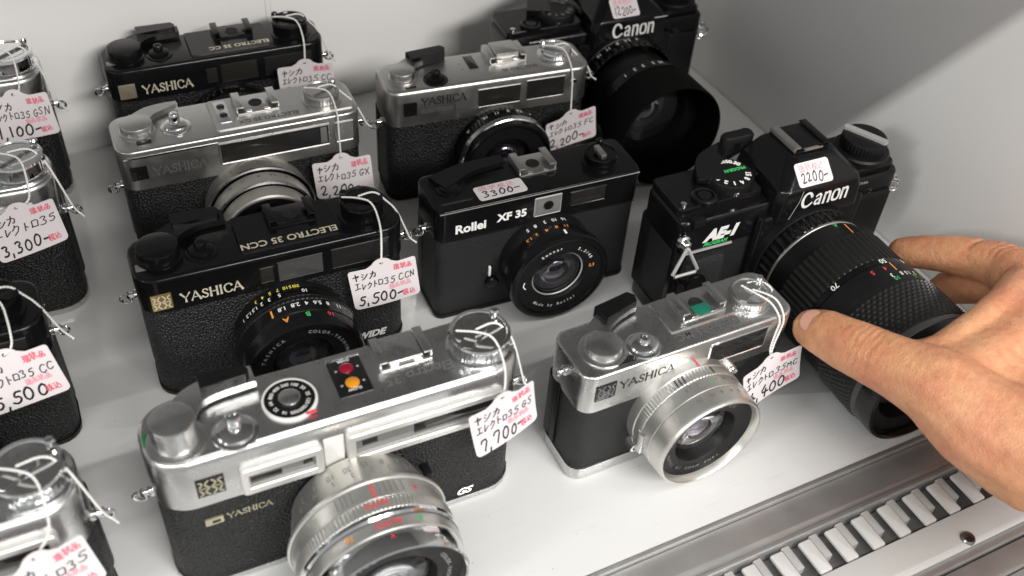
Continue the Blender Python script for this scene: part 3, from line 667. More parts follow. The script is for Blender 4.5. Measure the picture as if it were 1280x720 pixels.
# ------------------------------------------------------------------ black viewfinder camera with square shoulders
def square_black(label, loc, yaw):
    R = thing('compact_camera', label, 'camera', loc, yaw, GRP)
    Wd, H, D, zt = 108, 69.5, 30, 51.5
    shell(R, Wd, H, D, 3, zt, 4.5, 'black_paint', 'black_matte', 'fine_leather', .9)
    obj('deck_step', rloft(-51, -33, 5, 27, 2, [(0, H-.1), (.4, H+.7)]), 'black_matte', R)
    obj('seam_line', slab(-52, 52, -.25, .1, 50.9, 51.4, .1, .05), 'black_gloss', R)
    obj('edge_trim', slab(-52.6, 52.6, -.2, .4, H-1.3, H-.9, .1, .05), 'grey_plastic', R)
    z = H
    hot_shoe(R, -6.5, 13.5, 13.5, 29, z, 'matte_chrome', 2.8)
    o = obj('shutter_release', lathe([(6, 0), (6, .8), (4.4, 1.2), (4.4, 2.0), (2.4, 2.4), (0, 2.3)], -43, 15, z+.7, 'z', 32), 'black_paint', R)
    lever(R, 0, 0, z+.8, [(-44, 20), (-30, 26), (-12, 27)], [6, 4, 3], 2.6, 'black_paint')
    r = rewind(R, 37, 13.5, z, 8.2, 5.8, 'black_paint', 70)
    obj('crank_tip', slab(33, 36, 5.5, 15, z+6.6, z+9.5, .6, .5), 'matte_chrome', r)
    obj('model_lettering', on_front(print2('Rollei', 7.0, .035), -45, 55.2), 'white_paint', R)
    obj('model_number', on_front(print2('XF 35', 6.2, .04), -23.2, 57.0), 'white_paint', R)
    w = window(R, 'light_meter_window', -4.2, 10.4, 54.6, 66.2, .5, .8, 'grey_plastic', 'pane_grey', (), .6)
    obj('meter_eye', lathe([(2.5, .3), (2.5, .9), (2.0, 1.1), (1.8, .6), (0, .5)], 3.2, 60.8, 0, 'y', 24), 'black_gloss', w)
    window(R, 'viewfinder_window', 14.5, 35, 56.2, 65.4, .5, 1.0, 'black_paint', 'pane', [(16.5, 32, 57.6, 60, 'pane_smoke')], .6)
    cx, cz = 3.5, 29.5
    ps = lens(R, cx, cz, [
        ('lens_base', [(24.4, -1), (24.4, 7), (24.0, 8)], 'black_matte', None),
        ('scale_ring', [(24.6, 8), (25.0, 8.4), (25.2, 13.0), (24.6, 13.6)], 'black_paint', None),
        ('front_ring', [(25.2, 13.6), (26.2, 14.2), (26.5, 18.6), (26.0, 20.0), (24.6, 20.6), (23.0, 20.2), (22.4, 18.6)], 'black_paint', None)],
        13.0, 16.6, 22.6, 19.2, [('Sonnar', -34, 8, False), ('2,3/40', 30, 8, False), ('Made by Rollei', 222, -7, True)], depth=8)
    obj('glass_trim', torus((cx, -16.2, cz), (0, 1, 0), 13.6, .4, 48, 8), 'silver_paint', R)
    barrel_marks(ps[1], cx, cz, 25.0, 9.4, [(t, a) for t, a in zip(('11', '8', '4', '2', '1.5'), (12, 0, -12, -24, -34))], 3.0, 'orange_print')
    barrel_marks(ps[0], cx, cz, 24.4, 3.2, [(t, a) for t, a in zip(('16', '10', '3', '8', '5'), (16, 4, -8, -20, -30))], 3.0, 'white_paint')
    barrel_lines(ps[2], cx, cz, 26.3, 14.6, 18.4, [4], 1.1, 'white_paint')
    obj('ring_mark', on_front(ribbon2([(-1.2, 2.4), (-1.9, 0), (-.4, -2.0)], .6, 1), cx-18.2, cz, -19.6, .3), 'white_paint', ps[2])
    obj('focus_marks', on_front(print2('2,3', 2.6, .02), cx+15.2, cz+3, -19.5, .3), 'orange_print', ps[2])
    t = obj('timer_lever', lathe([(3.4, 0), (3.4, 2.2), (2.6, 2.8), (0, 2.9)], -24.8, 19.5, 0, 'y', 28), 'black_paint', R)
    obj('lever_mark', slab(-26.6, -25.5, 23.5, 29.5, -.3, 1.1, .3, .2, 'y'), 'white_paint', R)
    lug(R, -1, Wd, 13, 52); lug(R, 1, Wd, 13, 52)
    sticker(R, None, (-31.5, 2.2, z+.05), (1, .03, 0), (0, 1, 0), 25, 10.4, '3300-', 5)
    return R
CAMS['RO'] = square_black('plain black camera with square shoulders and white sticker on its top', (.2012, .3328, 0), -3.1)

# ------------------------------------------------------------------ black rangefinders with gold badge
def black_rf(label, loc, yaw, top_text, gold, name_mat, wide=True):
    R = thing('rangefinder_camera', label, 'camera', loc, yaw, GRP)
    Wd, H, D, zt = 118, 72, 31, 53.5
    shell(R, Wd, H, D, 3, zt, 9.5, 'black_paint', 'black_matte', 'leather', 1.5)
    obj('edge_trim', slab(-50, 50, -.15, .4, H-1.9, H-1.4, .1, .05), 'black_gloss', R)
    z = H
    k = knob(R, 'advance_knob', -46.5, 15.5, z, 9.0, 6.2, 'black_paint', kn=False)
    lever(R, 0, 0, z+1.4, [(-45, 17), (-40, 25), (-30, 29), (-18, 29)], [6, 5, 4, 3.4], 3, 'black_paint', tip=((-38, 29), (-19, 29.5)), tipw=4.0)
    release(R, -29.5, 12, z, 'black_paint', 5.4, 5)
    obj('frame_counter', slab(-57, -51, 8, 12.5, z-.02, z+.25, .4, .1), 'pane_grey', R)
    d = obj('raised_deck', rloft(-14, 30, 3.6, 29.5, 1.2, [(0, z-.1), (.6, z+1.1)]), 'black_paint', R)
    hot_shoe(R, 1, 22.5, 15.5, 29.5, z+1.1, 'black_paint')
    a, s = top_text
    obj('model_lettering', on_top(print2(a, s, .02, .0), 29.5, 9.4, z+1.1), name_mat, R)
    rewind(R, 43, 14.5, z, 9.6, 8.4, 'black_paint', 150)
    badge(R, -54.2, -45.6, 55.6, 64.2, 'gold' if gold else 'pale_gold', 'gold_print' if gold else 'pale_gold')
    maker_name(R, -42.0, 57.0, 4.9, name_mat, 0, 26.5)
    window(R, 'rangefinder_window', -8.4, -1.6, 57, 66, .4, .8, 'black_matte', 'pane_smoke', (), .4)
    window(R, 'light_window', -.6, 20.4, 56, 67.2, .4, .8, 'black_matte', 'pane_dim' if gold else 'pane_smoke', (), .4)
    window(R, 'viewfinder_window', 23.5, 51, 56, 67.6, .4, .8, 'black_matte', 'pane', (), .4)
    cx, cz = 2.4, 28.8
    ps = lens(R, cx, cz, [
        ('lens_base', [(25.2, -1), (25.4, 4.0), (25, 4.4)], 'black_matte', None),
        ('distance_ring', [(25.8, 4.4), (26.2, 4.8), (27.6, 11.6), (27.2, 12.0)], 'black_paint', None),
        ('focus_ring', [(27.4, 12.0), (28.2, 12.5), (28.2, 14.4), (27.6, 14.8)], 'black_matte', (1, 2, .4, 80)),
        ('aperture_ring', [(27.6, 14.8), (28.0, 15.2), (27.8, 21.6), (27.2, 22.0)], 'black_paint', None),
        ('front_barrel', [(27.2, 22), (27.6, 22.4), (27.0, 28.8), (26.4, 29.8), (25.4, 30.0), (24.6, 29.0), (24.2, 26.4)], 'black_paint', None)],
        13, 24.0, 24.6, 27.0, [('YASHICA', -70, 9, False), ('COLOR-YASHINON', 10, 8, False)], 'grey_plastic', depth=10)
    wm, ym = ('white_paint', 'yellow_print') if wide else ('faint_print', 'faint_print')
    barrel_marks(ps[1], cx, cz, 27.0, 7.2, [(t, a) for t, a in zip(('1', '1.2', '1.5', '2', '3', '5', '10'), (-52, -44, -36, -28, -20, -10, 14))], 2.8, wm)
    barrel_marks(ps[0], cx, cz, 25.8, 2.6, [(t, a) for t, a in zip(('3', '4', '5', '7', '10', '15', '30'), (-34, -26, -18, -10, -2, 4, 9))], 2.6, ym)
    barrel_marks(ps[3], cx, cz, 28.0, 16.6, [(t, a) for t, a in zip(('1.8', '2.8', '4', '5.6', '8', '11'), (-12, 0, 10, 20, 30, 42))], 3.2, wm)
    if wide:
        barrel_lines(ps[3], cx, cz, 28.0, 16.0, 20.4, [-22], .8, 'orange_print')
        barrel_marks(ps[4], cx, cz, 27.5, 22.8, [('A', -12)], 4.2, 'orange_print', 'mode_mark'); barrel_marks(ps[4], cx, cz, 27.5, 22.8, [('B', 8)], 3.8, 'green_print', 'mode_mark')
        barrel_marks(ps[4], cx, cz, 27.5, 22.8, [('16', 30)], 3.4, 'red_print', 'mode_mark')
    if wide: obj('wide_lettering', on_front(print2('WIDE', 5.6, .05, .3), 33, 6.4, .5, .2), 'white_paint', R)
    lug(R, -1, Wd, 13, 56); lug(R, 1, Wd, 13, 56)
    return R
CAMS['CCN'] = black_rf('black rangefinder with bright gold badge and black lens, behind the large chrome camera', (.0713, .3342, 0), -2.7, ('ELECTRO 35 CCN', 5.4), True, 'gold_print')
CAMS['CC'] = black_rf('black rangefinder with dull gold badge against the back wall', (.0902, .5020, 0), -2.9, ('ELECTRO 35 CC', 4.6), False, 'gold_print', False)
CAMS['L3'] = black_rf('black camera cut by the left edge, under the 5,500 tag', (-.0825, .3300, 0), -1.5, ('ELECTRO 35 CC', 4.6), False, 'gold_print', False)

# ------------------------------------------------------------------ chrome camera with tall silver lens, grey with dust
def mid_chrome(label, loc, yaw):
    R = thing('rangefinder_camera', label, 'camera', loc, yaw, GRP)
    Wd, H, D, zt = 121, 72, 33, 49.5
    shell(R, Wd, H, D, 3, zt, 8, 'matte_chrome', 'matte_chrome', 'leather', 1.2)
    z = H
    obj('front_ledge', slab(-58, -13, -.5, .2, 68.0, 68.8, .2, .1), 'chrome', R)
    obj('raised_deck', rloft(-12.5, 58, 3.4, 31.5, 2, [(0, z-.1), (.5, z+1.0)]), 'matte_chrome', R)
    knob(R, 'advance_knob', -48, 17, z, 7.8, 5.6, 'matte_chrome', kn=False)
    lever(R, 0, 0, z+1.2, [(-48, 19), (-42, 27), (-33, 29.5), (-27, 31)], [6, 4, 3, 1.2], 2.8, 'matte_chrome')
    obj('frame_counter', slab(-50, -43, 5, 8.5, z-.02, z+.25, .4, .1), 'pane_smoke', R)
    release(R, -30, 15, z, 'chrome', 5.8, 7)
    w = obj('lamp_panel', slab(-9.5, -3.0, 9.5, 29, z+.9, z+1.5, .5, .2), 'satin_chrome', R)
    for yy in (15.5, 23.5): obj('warning_lamp', lathe([(2.0, .4), (2.0, .9), (0, 1.3)], -6.2, yy, z+1, 'z', 20), 'black_gloss', w)
    hot_shoe(R, 0, 22, 13.5, 29.5, z+1.0, 'matte_chrome', 3.2)
    obj('model_lettering', on_top(print2('ELECTRO 35 GX', 4.2, .02), 30, 9.2, z+1.0), 'faint_print', R)
    rewind(R, 44, 15.5, z+1.0, 9.0, 5.6, 'matte_chrome', 25)
    badge(R, -56, -48, 55.6, 63.4, 'black_gloss', 'black_matte')
    maker_name(R, -45.2, 56.6, 4.8, 'faint_print', 0, 26)
    window(R, 'viewfinder_window', -13.4, 43.5, 55.2, 68.4, .9, 1.2, 'satin_chrome', 'pane_smoke', [(22, 37.5, 57.4, 66.4, 'dark_well'), (38.2, 41.6, 57.2, 66.6, 'pane_grey')], .8)
    window(R, 'light_window', 45.6, 56, 55.4, 68.0, .7, 1.0, 'satin_chrome', 'pane_grey', (), .6)
    cx, cz = 2, 29
    ps = lens(R, cx, cz, [
        ('lens_base', [(26.6, -1), (27.2, 9.4), (27.6, 10)], 'lens_silver_worn', None),
        ('bright_band', [(27.8, 10), (28.4, 10.5), (28.4, 11.6), (27.6, 12)], 'satin_chrome', None),
        ('distance_ring', [(26.0, 12), (26.0, 12.3), (25.6, 19.4), (25.4, 19.8)], 'lens_silver_worn', None),
        ('front_band', [(25.6, 19.8), (26.2, 20.3), (26.2, 21.2), (25.4, 21.6)], 'satin_chrome', None),
        ('front_barrel', [(24.2, 21.6), (24.2, 22), (23.6, 28.4), (22.8, 29.2), (21.8, 29.2), (21.2, 28), (20.8, 25)], 'lens_silver_worn', None)],
        12, 22, 21.2, 25.4, None, depth=10, ring_mat='black_gloss')
    barrel_marks(ps[0], cx, cz, 27.0, 3.8, [(t, a) for t, a in zip(('1', '2', '3', '5', '8', '15'), (-40, -26, -12, 4, 18, 32))], 2.8, 'grey_print')
    barrel_marks(ps[2], cx, cz, 25.9, 13.6, [(t, a) for t, a in zip(('16', '11', '8', '5.6', '4'), (-34, -18, 0, 16, 32))], 2.8, 'grey_print')
    lug(R, -1, Wd, 12, 46); lug(R, 1, Wd, 12, 58)
    return R
CAMS['GX'] = mid_chrome('dull chrome camera with worn silver lens, tag reading 2,200', (.0832, .4281, 0), -2.6)

def pale_chrome(label, loc, yaw):
    R = thing('rangefinder_camera', label, 'camera', loc, yaw, GRP)
    Wd, H, D, zt = 118, 72, 31, 50.5
    shell(R, Wd, H, D, 3, zt, 8, 'matte_chrome', 'black_matte', 'leather', 2.0)
    z = H
    knob(R, 'advance_knob', -46.5, 14.5, z, 6.8, 5.4, 'matte_chrome', kn=False)
    lever(R, 0, 0, z+1.2, [(-46, 17), (-40, 24), (-30, 27)], [5, 4, 3.4], 2.8, 'matte_chrome', tip=((-40, 25), (-20, 28.5)), tipw=4.2)
    release(R, -30, 8, z, 'black_paint', 5.2, 5.2)
    obj('frame_counter', slab(-48, -42, 2.8, 5.0, z-.02, z+.25, .4, .1), 'pane_smoke', R)
    obj('lamp_panel', slab(-8.6, -3.4, 13.5, 27, z-.02, z+.4, .5, .2), 'black_gloss', R)
    obj('dial_marks', join(*[on_top(print2('-', 4, .02), x, y, z) for x, y in ((-12, 15), (-12, 21))]), 'faint_print', R)
    h = hot_shoe(R, 3.5, 25.5, 14.5, 31, z, 'matte_chrome', 2.6)
    obj('shoe_cover', slab(7.5, 21.5, 17, 30.5, z+1.0, z+5.0, .8, .6), 'matte_chrome', h)
    obj('model_lettering', on_top(print2('ELECTRO 35', 3.8, .02), 29, 9.4, z), 'faint_print', R)
    rewind(R, 43, 16, z, 9.0, 4.6, 'chrome', 150)
    badge(R, -50.2, -42.8, 57.0, 65.4, 'black_gloss', 'black_matte')
    maker_name(R, -40.2, 62.2, 4.6, 'black_print', 0, 25.5)
    obj('model_name', on_front(print2('ELECTRO 35 FC', 3.4, .02), -40.6, 57.4), 'faint_print', R)
    window(R, 'light_window', -8.5, 17, 55.6, 67.4, .4, .8, 'matte_chrome', 'pane_smoke', (), .4)
    window(R, 'viewfinder_window', 20, 43.4, 55.6, 68.6, .4, .8, 'matte_chrome', 'pane', (), .4)
    obj('front_screw', lathe([(2.0, 0), (2.0, .7), (0, .9)], 48.5, 63, 0, 'y', 18), 'chrome', R)
    cx, cz = 5, 28.6
    ps = lens(R, cx, cz, [
        ('lens_base', [(25.2, -1), (25.2, 4.4), (24.8, 4.8)], 'black_matte', (1, 1, .5, 60)),
        ('distance_ring', [(26.2, 4.8), (26.8, 5.1), (27.4, 11.4), (27, 11.8)], 'black_paint', (1, 2, .25, 70)),
        ('bright_band', [(27.0, 11.8), (27.4, 12.4), (26.6, 14.6), (26.0, 15)], 'chrome', None),
        ('front_barrel', [(25.8, 15), (25.6, 18), (24.8, 19), (23.8, 19.2), (23.0, 18), (22.6, 16)], 'black_paint', None)],
        12.5, 14, 23, 16.4, None, depth=8, ring_mat='black_gloss')
    barrel_marks(ps[1], cx, cz, 27.3, 6.6, [(t, a) for t, a in zip(('A', '16', '11', '8', '5.6', '4'), (-50, -24, -10, 4, 18, 34))], 3.0, 'white_paint')
    lug(R, -1, Wd, 12, 48); lug(R, 1, Wd, 12, 60)
    return R
CAMS['FC'] = pale_chrome('pale chrome camera with black lens ring, its tag tucked behind the square black camera', (.2197, .4279, 0), -5.9)
#SLR
# ------------------------------------------------------------------ black single-lens reflex cameras
def prism_mesh(cx):
    # rings from bottom to top: half width front, half width back, y front, y back, z
    rows = [(27, 24, -6.5, 33, 58), (26, 24, -6.5, 34, 70), (24, 22, -6.0, 34, 76), (16, 15, 2.5, 32, 83.5), (13.5, 13, 6.5, 30, 86)]
    V, F = [], []
    for a, b, y0, y1, z in rows: V += [(cx-a+3, y0, z), (cx+a-3, y0, z), (cx+a, y0+4, z), (cx+b, y1, z), (cx-b, y1, z), (cx-a, y0+4, z)]
    for j in range(len(rows)-1):
        for i in range(6): F.append((j*6+i, j*6+(i+1) % 6, (j+1)*6+(i+1) % 6, (j+1)*6+i))
    F.append(tuple(range(6))); F.append(tuple(range(len(V)-6, len(V)))); return V, F
def reflex(label, loc, yaw, program):
    R = thing('reflex_camera', label, 'camera', loc, yaw, GRP)
    Wd, H, D, px = 131, 72, 33, 10.5
    x = Wd/2
    obj('bottom_plate', rloft(-x, x, 0, D, 5, [(1, 0), (.2, .7), (0, 1.5), (0, 9)]), 'black_paint', R)
    obj('body', rloft(-x+.5, x-.5, .5, D-.5, 5, [(0, 8.7), (0, 50.3)]), 'fine_leather', R)
    obj('back_door', rloft(-x-.2, x+.2, D*.66, D+1.5, 4, [(.6, 8), (0, 8.8), (0, 51), (.6, 52)]), 'black_matte', R)
    # top plate: sloping shoulders, lower at the front left corner
    prof = [(0, 50), (0, 61), (.5, 62)]
    obj('top_plate', rloft(-x, x, -.6, D, 5, [(0, 50), (0, 66), (.4, 67.2), (1.2, 68)], n=6), 'black_paint', R)
    obj('left_deck', rloft(-x+1.5, -16, 5.5, D-.5, 3, [(0, 67.9), (0, 71.2), (.5, 72)]), 'black_paint', R)
    obj('right_deck', rloft(33, x-1.2, 3, D-.5, 4, [(0, 67.9), (0, 70.2), (.5, 71)]), 'black_paint', R)
    pr_ = obj('prism_housing', prism_mesh(px), 'black_paint', R, sharp=12)
    bev = pr_.modifiers.new('edge', 'BEVEL'); bev.width = .0011; bev.segments = 3; bev.limit_method = 'ANGLE'; bev.angle_limit = math.radians(12)
    vf, e = stroke2(CG, 'Canon', 0, 0, 9.4, .10); s = 29.0/e
    obj('maker_name', on_front(([(a*s, b) for a, b in vf[0]], vf[1]), px-12.4, 65.4, -6.5, .15), 'white_paint', pr_)
    if program: obj('trim_line', on_front(ribbon2([(-17.6, 60.2), (-13.8, 70.4), (-13.2, 76)], .45, 0), px, 0, -6.5, .15), 'grey_plastic', pr_)
    else: obj('trim_line', on_front(ribbon2([(15.5, 74.6), (24, 74.6)], .5, 0), px, 0, -6.5, .15), 'white_paint', pr_)
    # accessory shoe
    s_ = obj('hot_shoe', slab(px-10.5, px+10.5, 9.5, 30, 85.9, 86.9, .5, .2), 'black_paint', R)
    for sg in (-1, 1):
        a = px+sg*10.6; obj('shoe_rail', join(slab(min(a, a-sg*1.2), max(a, a-sg*1.2), 9.5, 30, 86.8, 88.4, .3, .2), slab(min(a, a-sg*4), max(a, a-sg*4), 9.5, 30, 88.42, 89.4, .3, .3)), 'matte_chrome' if sg < 0 else 'black_paint', s_)
    obj('shoe_cover', slab(px-9.2, px+9.2, 10.5, 29.5, 86.85, 88.2, .5, .4), 'black_matte', s_)
    obj('shoe_spring', slab(px-5, px+6, 8.6, 10.2, 86.8, 88.1, .2, .2), 'chrome', s_)
    # mode dial, lever, release
    dx, dy, z = -29, 18, 72
    d = obj('mode_dial', lathe([(12.2, 0), (12.2, 4.0), (11.6, 4.8), (9.4, 5.0), (0, 5.0)], dx, dy, z, 'z', 60, (1, 1, .35, 48)), 'black_matte', R)
    num = []
    for i, t in enumerate(('30', '60', '125', '250', '500', '1000', 'B', '2', '1', '4', '8', '15')):
        an = math.radians(35+i*27); rad = Vector((math.cos(an), math.sin(an), 0)); tan = Vector((rad.y, -rad.x, 0))
        num.append(on_plane(print2(t, 3.6, .06, 0, 'CENTER'), Vector((dx, dy, z+5.1))+rad*7.6, tan, rad))
    obj('dial_numbers', join(*num), 'white_paint' if program else 'grey_print', d)
    if program: obj('dial_word', on_top(print2('PROGRAM', 2.9, .05, 0, 'CENTER'), dx+2.8, dy+2.2, z+5), 'green_print', d)
    obj('dial_index', slab(dx+12.0, dx+13.2, dy+1, dy+6, z, z+1.0, .2, .1), 'white_paint', R)
    lever(R, 0, 0, z+2.4, [(-39, 20), (-35, 30), (-21, 36), (-7, 39)], [7, 6, 5, 4.5], 3.4, 'black_paint', tip=((-17, 37), (-3, 41)), tipw=4.6)
    obj('lever_tip_pad', rloft(-22, -4, 34, 41, 3, [(.8, z+4), (0, z+5), (0, z+10), (.8, z+11.5)]), 'black_matte', R)
    rl = obj('shutter_release', lathe([(6.4, 0), (6.4, 1.6), (5.6, 2.2), (4.6, 2.2), (4.4, 1.2), (3.6, 1.4), (3.2, 2.4), (0, 2.6)], -48, 10, 72, 'z', 40), 'black_paint', R)
    obj('release_button', lathe([(2.0, 1.6), (2.0, 3.0), (1.2, 3.6), (0, 3.6)], -31.5, 7.6, 70.2, 'z', 20), 'chrome', R)
    obj('deck_button', lathe([(1.5, 0), (1.5, 1), (0, 1.4)], -60, 9, 72, 'z', 16), 'chrome', R)
    obj('lock_switch', slab(-60.5, -54, -3.2, 1.0, 66.6, 70.6, .6, .5), 'black_matte', R)
    # rewind
    rw = obj('rewind_knob', lathe([(14.5, 0), (14.5, 2.4), (13.6, 3.4), (11.0, 3.6), (11.0, 4.4), (11.6, 4.8), (11.6, 9.0), (11.0, 10.0), (8.6, 10.4), (0, 10.4)], 51, 16, 71, 'z', 64, (5, 6, .35, 40)), 'black_matte', R)
    a = math.radians(-62); dd = Vector((math.cos(a), math.sin(a))); nn = Vector((-dd.y, dd.x)); c = Vector((51, 16))
    pts = [c-dd*11+nn*2.0, c-dd*11.6, c-dd*11-nn*2.0, c+dd*11-nn*2.0, c+dd*11.8, c+dd*11+nn*2.0]
    obj('crank', poly([tuple(p) for p in pts], 81.2, 82.6), 'silver_paint' if program else 'black_paint', rw)
    # front furniture
    obj('model_name', on_front(print2('AE-1' if program else 'A-1', 9.2, .07, .28), -50.6, 54.2, -.6, .12), 'white_paint', R)
    if program:
        obj('program_name', on_front(print2('PROGRAM', 2.9, .05, .28), -50.8, 51.0, -.6, .12), 'green_print', R)
        obj('serial_number', on_front(print2('173366', 2.2, .02), 38.5, 64.6, -.6, .12), 'grey_plastic', R)
    obj('grip_ledge', slab(-62, -34, -1.6, 0, 49.0, 50.0, .3, .2), 'grey_plastic', R)
    obj('grip', rloft(-62, -38, -6.4, .8, 4, [(1.5, 12), (0, 14), (0, 44), (1.5, 47.5)]), 'fine_leather', R)
    obj('timer_lamp', lathe([(6.2, 0), (6.2, 7.6), (5.4, 8.2), (4.6, 7.4), (0, 7.2)], -56, 33.5, 0, 'y', 32), 'black_paint', R)
    obj('end_trim', slab(-65.9, -65.2, -.2, 3, 10, 66, .3, .2), 'black_gloss', R)
    obj('battery_check', lathe([(3.4, 0), (3.4, .7), (2.6, 1.0), (1.6, .4), (0, .4)], 46, 58.0, .6, 'y', 24), 'black_gloss', R)
    obj('front_step', rloft(28, 62, -3.0, .6, 3, [(.6, 10), (0, 11), (0, 56), (1.2, 58)]), 'black_paint', R)
    obj('mirror_box', rloft(px-33, px+31, -4.5, 1, 5, [(.5, 8), (0, 10), (0, 60), (.8, 62)]), 'black_paint', R)
    # strap lugs
    l1 = lug(R, 1, Wd, 6, 58)
    for k, (dy_, dz_) in enumerate(((-1, -5.2), (.5, -9.2))): obj('split_ring', torus((x+5.4, 6+dy_, 58+dz_), (.4, 1, .5 if k else -.3), 3.2, .8, 18, 8), 'chrome', l1)
    l2 = obj('strap_lug', lathe([(3.6, 0), (3.6, 1.4), (2.6, 2.4), (2.2, 4.4), (1.4, 5.2), (0, 5.3)], -63.6, 58.4, .6, 'y', 24), 'chrome', R)
    tri = [Vector((-64.6, -6.0, 57.6)), Vector((-71.6, -8.4, 45.6)), Vector((-70.4, -8.6, 44.2)), Vector((-58.8, -8.6, 44.2)), Vector((-57.6, -8.4, 45.6)), Vector((-63.6, -6.0, 57.6))]
    obj('triangle_ring', tube(tri+[tri[0]], .9, 8), 'silver_paint', l2)
    # lens
    cx, cz = (7.5, 34) if program else (8.5, 34)
    if program:
        ps = lens(R, cx, cz, [
            ('lens_mount', [(29, 4), (29, 8.5), (28, 9)], 'black_matte', None),
            ('aperture_ring', [(27.6, 9), (28.6, 9.6), (28.6, 17), (28, 17.6)], 'black_paint', (1, 2, .8, 44)),
            ('bright_band', [(28.2, 17.6), (28.8, 18), (28.8, 18.9), (28.4, 19.2)], 'matte_chrome', None),
            ('rear_barrel', [(28.4, 19.2), (28.8, 19.6), (30.0, 30), (30.4, 31)], 'black_matte', None),
            ('zoom_ring', [(31.2, 31), (32.2, 31.6), (32.2, 50.4), (31.6, 51)], 'black_rubber', (1, 2, .75, 64)),
            ('zoom_band', [(31.4, 51), (32.0, 51.4), (32.0, 54.4), (31.4, 54.8)], 'black_paint', None),
            ('scale_barrel', [(32.2, 54.8), (32.6, 55.2), (32.8, 67.4), (32.6, 68)], 'black_matte', None),
            ('focus_grip', [(32.8, 68), (33.2, 68.5), (33.2, 91.5), (32.8, 92)], 'black_rubber', None),
            ('front_band', [(32.8, 92), (33.2, 92.3), (33.2, 94.6), (32.8, 95)], 'dull_band', None),
            ('front_barrel', [(32.8, 95), (33.0, 95.2), (33.2, 103.6), (32.6, 105.0), (31.2, 105.2), (30.6, 104.4), (30, 101)], 'black_paint', None)],
            22, 94, 30.2, 101.0, None, depth=22)
        nub = []
        for j in range(11):
            for i in range(68):
                t = 2*PI*(i+.5*(j % 2))/68; h = 69.8+j*2.05; r0, r1 = 33.15, 34.1; w = 1.15; hw = .85
                def q(tt, hh, rr): return (cx+rr*math.sin(tt), -hh, cz+rr*math.cos(tt))
                b = [q(t-w/34, h, r0), q(t, h-hw, r0), q(t+w/34, h, r0), q(t, h+hw, r0)]
                tp = [q(t-w*.4/34, h, r1), q(t, h-hw*.4, r1), q(t+w*.4/34, h, r1), q(t, h+hw*.4, r1)]
                nub.append((b+tp, [(4, 5, 6, 7), (0, 1, 5, 4), (1, 2, 6, 5), (2, 3, 7, 6), (3, 0, 4, 7)]))
        kk = obj('grip_studs', join(*nub), 'stud', ps[7], smooth=False); kk['kind'] = 'stuff'
        barrel_lines(ps[3], cx, cz, 29.9, 22, 29, [12], .7, 'orange_print')
        barrel_marks(ps[3], cx, cz, 29.2, 20.2, [('A', 3)], 3.4, 'green_print', 'auto_mark')
        for it in (('70', -42), ('50', 6), ('35', 33)): barrel_marks(ps[5], cx, cz, 32.0, 51.6, [it], 3.9, 'white_paint', 'zoom_number')
        barrel_lines(ps[6], cx, cz, 32.65, 55.2, 60.5, [9], .7, 'orange_print')
        barrel_marks(ps[6], cx, cz, 32.75, 57.0, [('5', -12), ('4', 0)], 3.4, 'red_print')
        barrel_marks(ps[6], cx, cz, 32.75, 62.0, [('3', 0), ('8', 10), ('1.5', 17), ('2', 26)], 3.2, 'white_paint')
        barrel_marks(ps[6], cx, cz, 32.75, 64.2, [('10', 2), ('5', 22), ('7', 30)], 3.2, 'green_print')
    else:
        ps = lens(R, cx, cz, [
            ('lens_mount', [(31, 4), (31, 7.5), (30.2, 8)], 'black_matte', None),
            ('aperture_ring', [(30.0, 8), (31.0, 8.6), (31.0, 17), (30.2, 17.6)], 'black_paint', (1, 2, .8, 44)),
            ('rear_barrel', [(27.0, 17.6), (27.4, 19), (28.0, 33), (29.5, 35)], 'black_matte', None),
            ('scale_barrel', [(30.4, 35), (31, 35.6), (31, 42), (32.0, 43.4)], 'black_paint', None),
            ('lens_hood', [(31.6, 43.4), (32.0, 44.2), (32.8, 69), (32.6, 70), (31.9, 70), (31.4, 69), (30.6, 49)], 'flocked', None)],
            20, 44, 30.8, 49, None, depth=12, ring_mat='flocked')
        barrel_marks(ps[1], cx, cz, 31.1, 9.8, [(t, a) for t, a in zip(('16', '11', '8', '5.6', '4'), (-40, -28, -16, -4, 8))], 3.4, 'white_paint')
        barrel_marks(ps[3], cx, cz, 31.1, 37.4, [(t, a) for t, a in zip(('1', '2', '3', '5', '10'), (-34, -22, -12, 0, 10))], 3.6, 'white_paint')
    return R, px
CAMS['B'], px = reflex('black reflex camera whose long zoom lens is gripped by the hand', (.3160, .2848, 0), -1.8, True)
sticker(CAMS['B'], None, (px-14.6, -4.9, 76.9), (1, 0, .0), (0, .75, .66), 20, 12, '2200-', 11)
CAMS['A'], px = reflex('black reflex camera with wide lens hood in the back corner', (.3132, .4605, 0), -3, False)
sticker(CAMS['A'], None, (px-12, -4.9, 76.9), (1, 0, .0), (0, .75, .66), 18, 12, '12200-', 12)

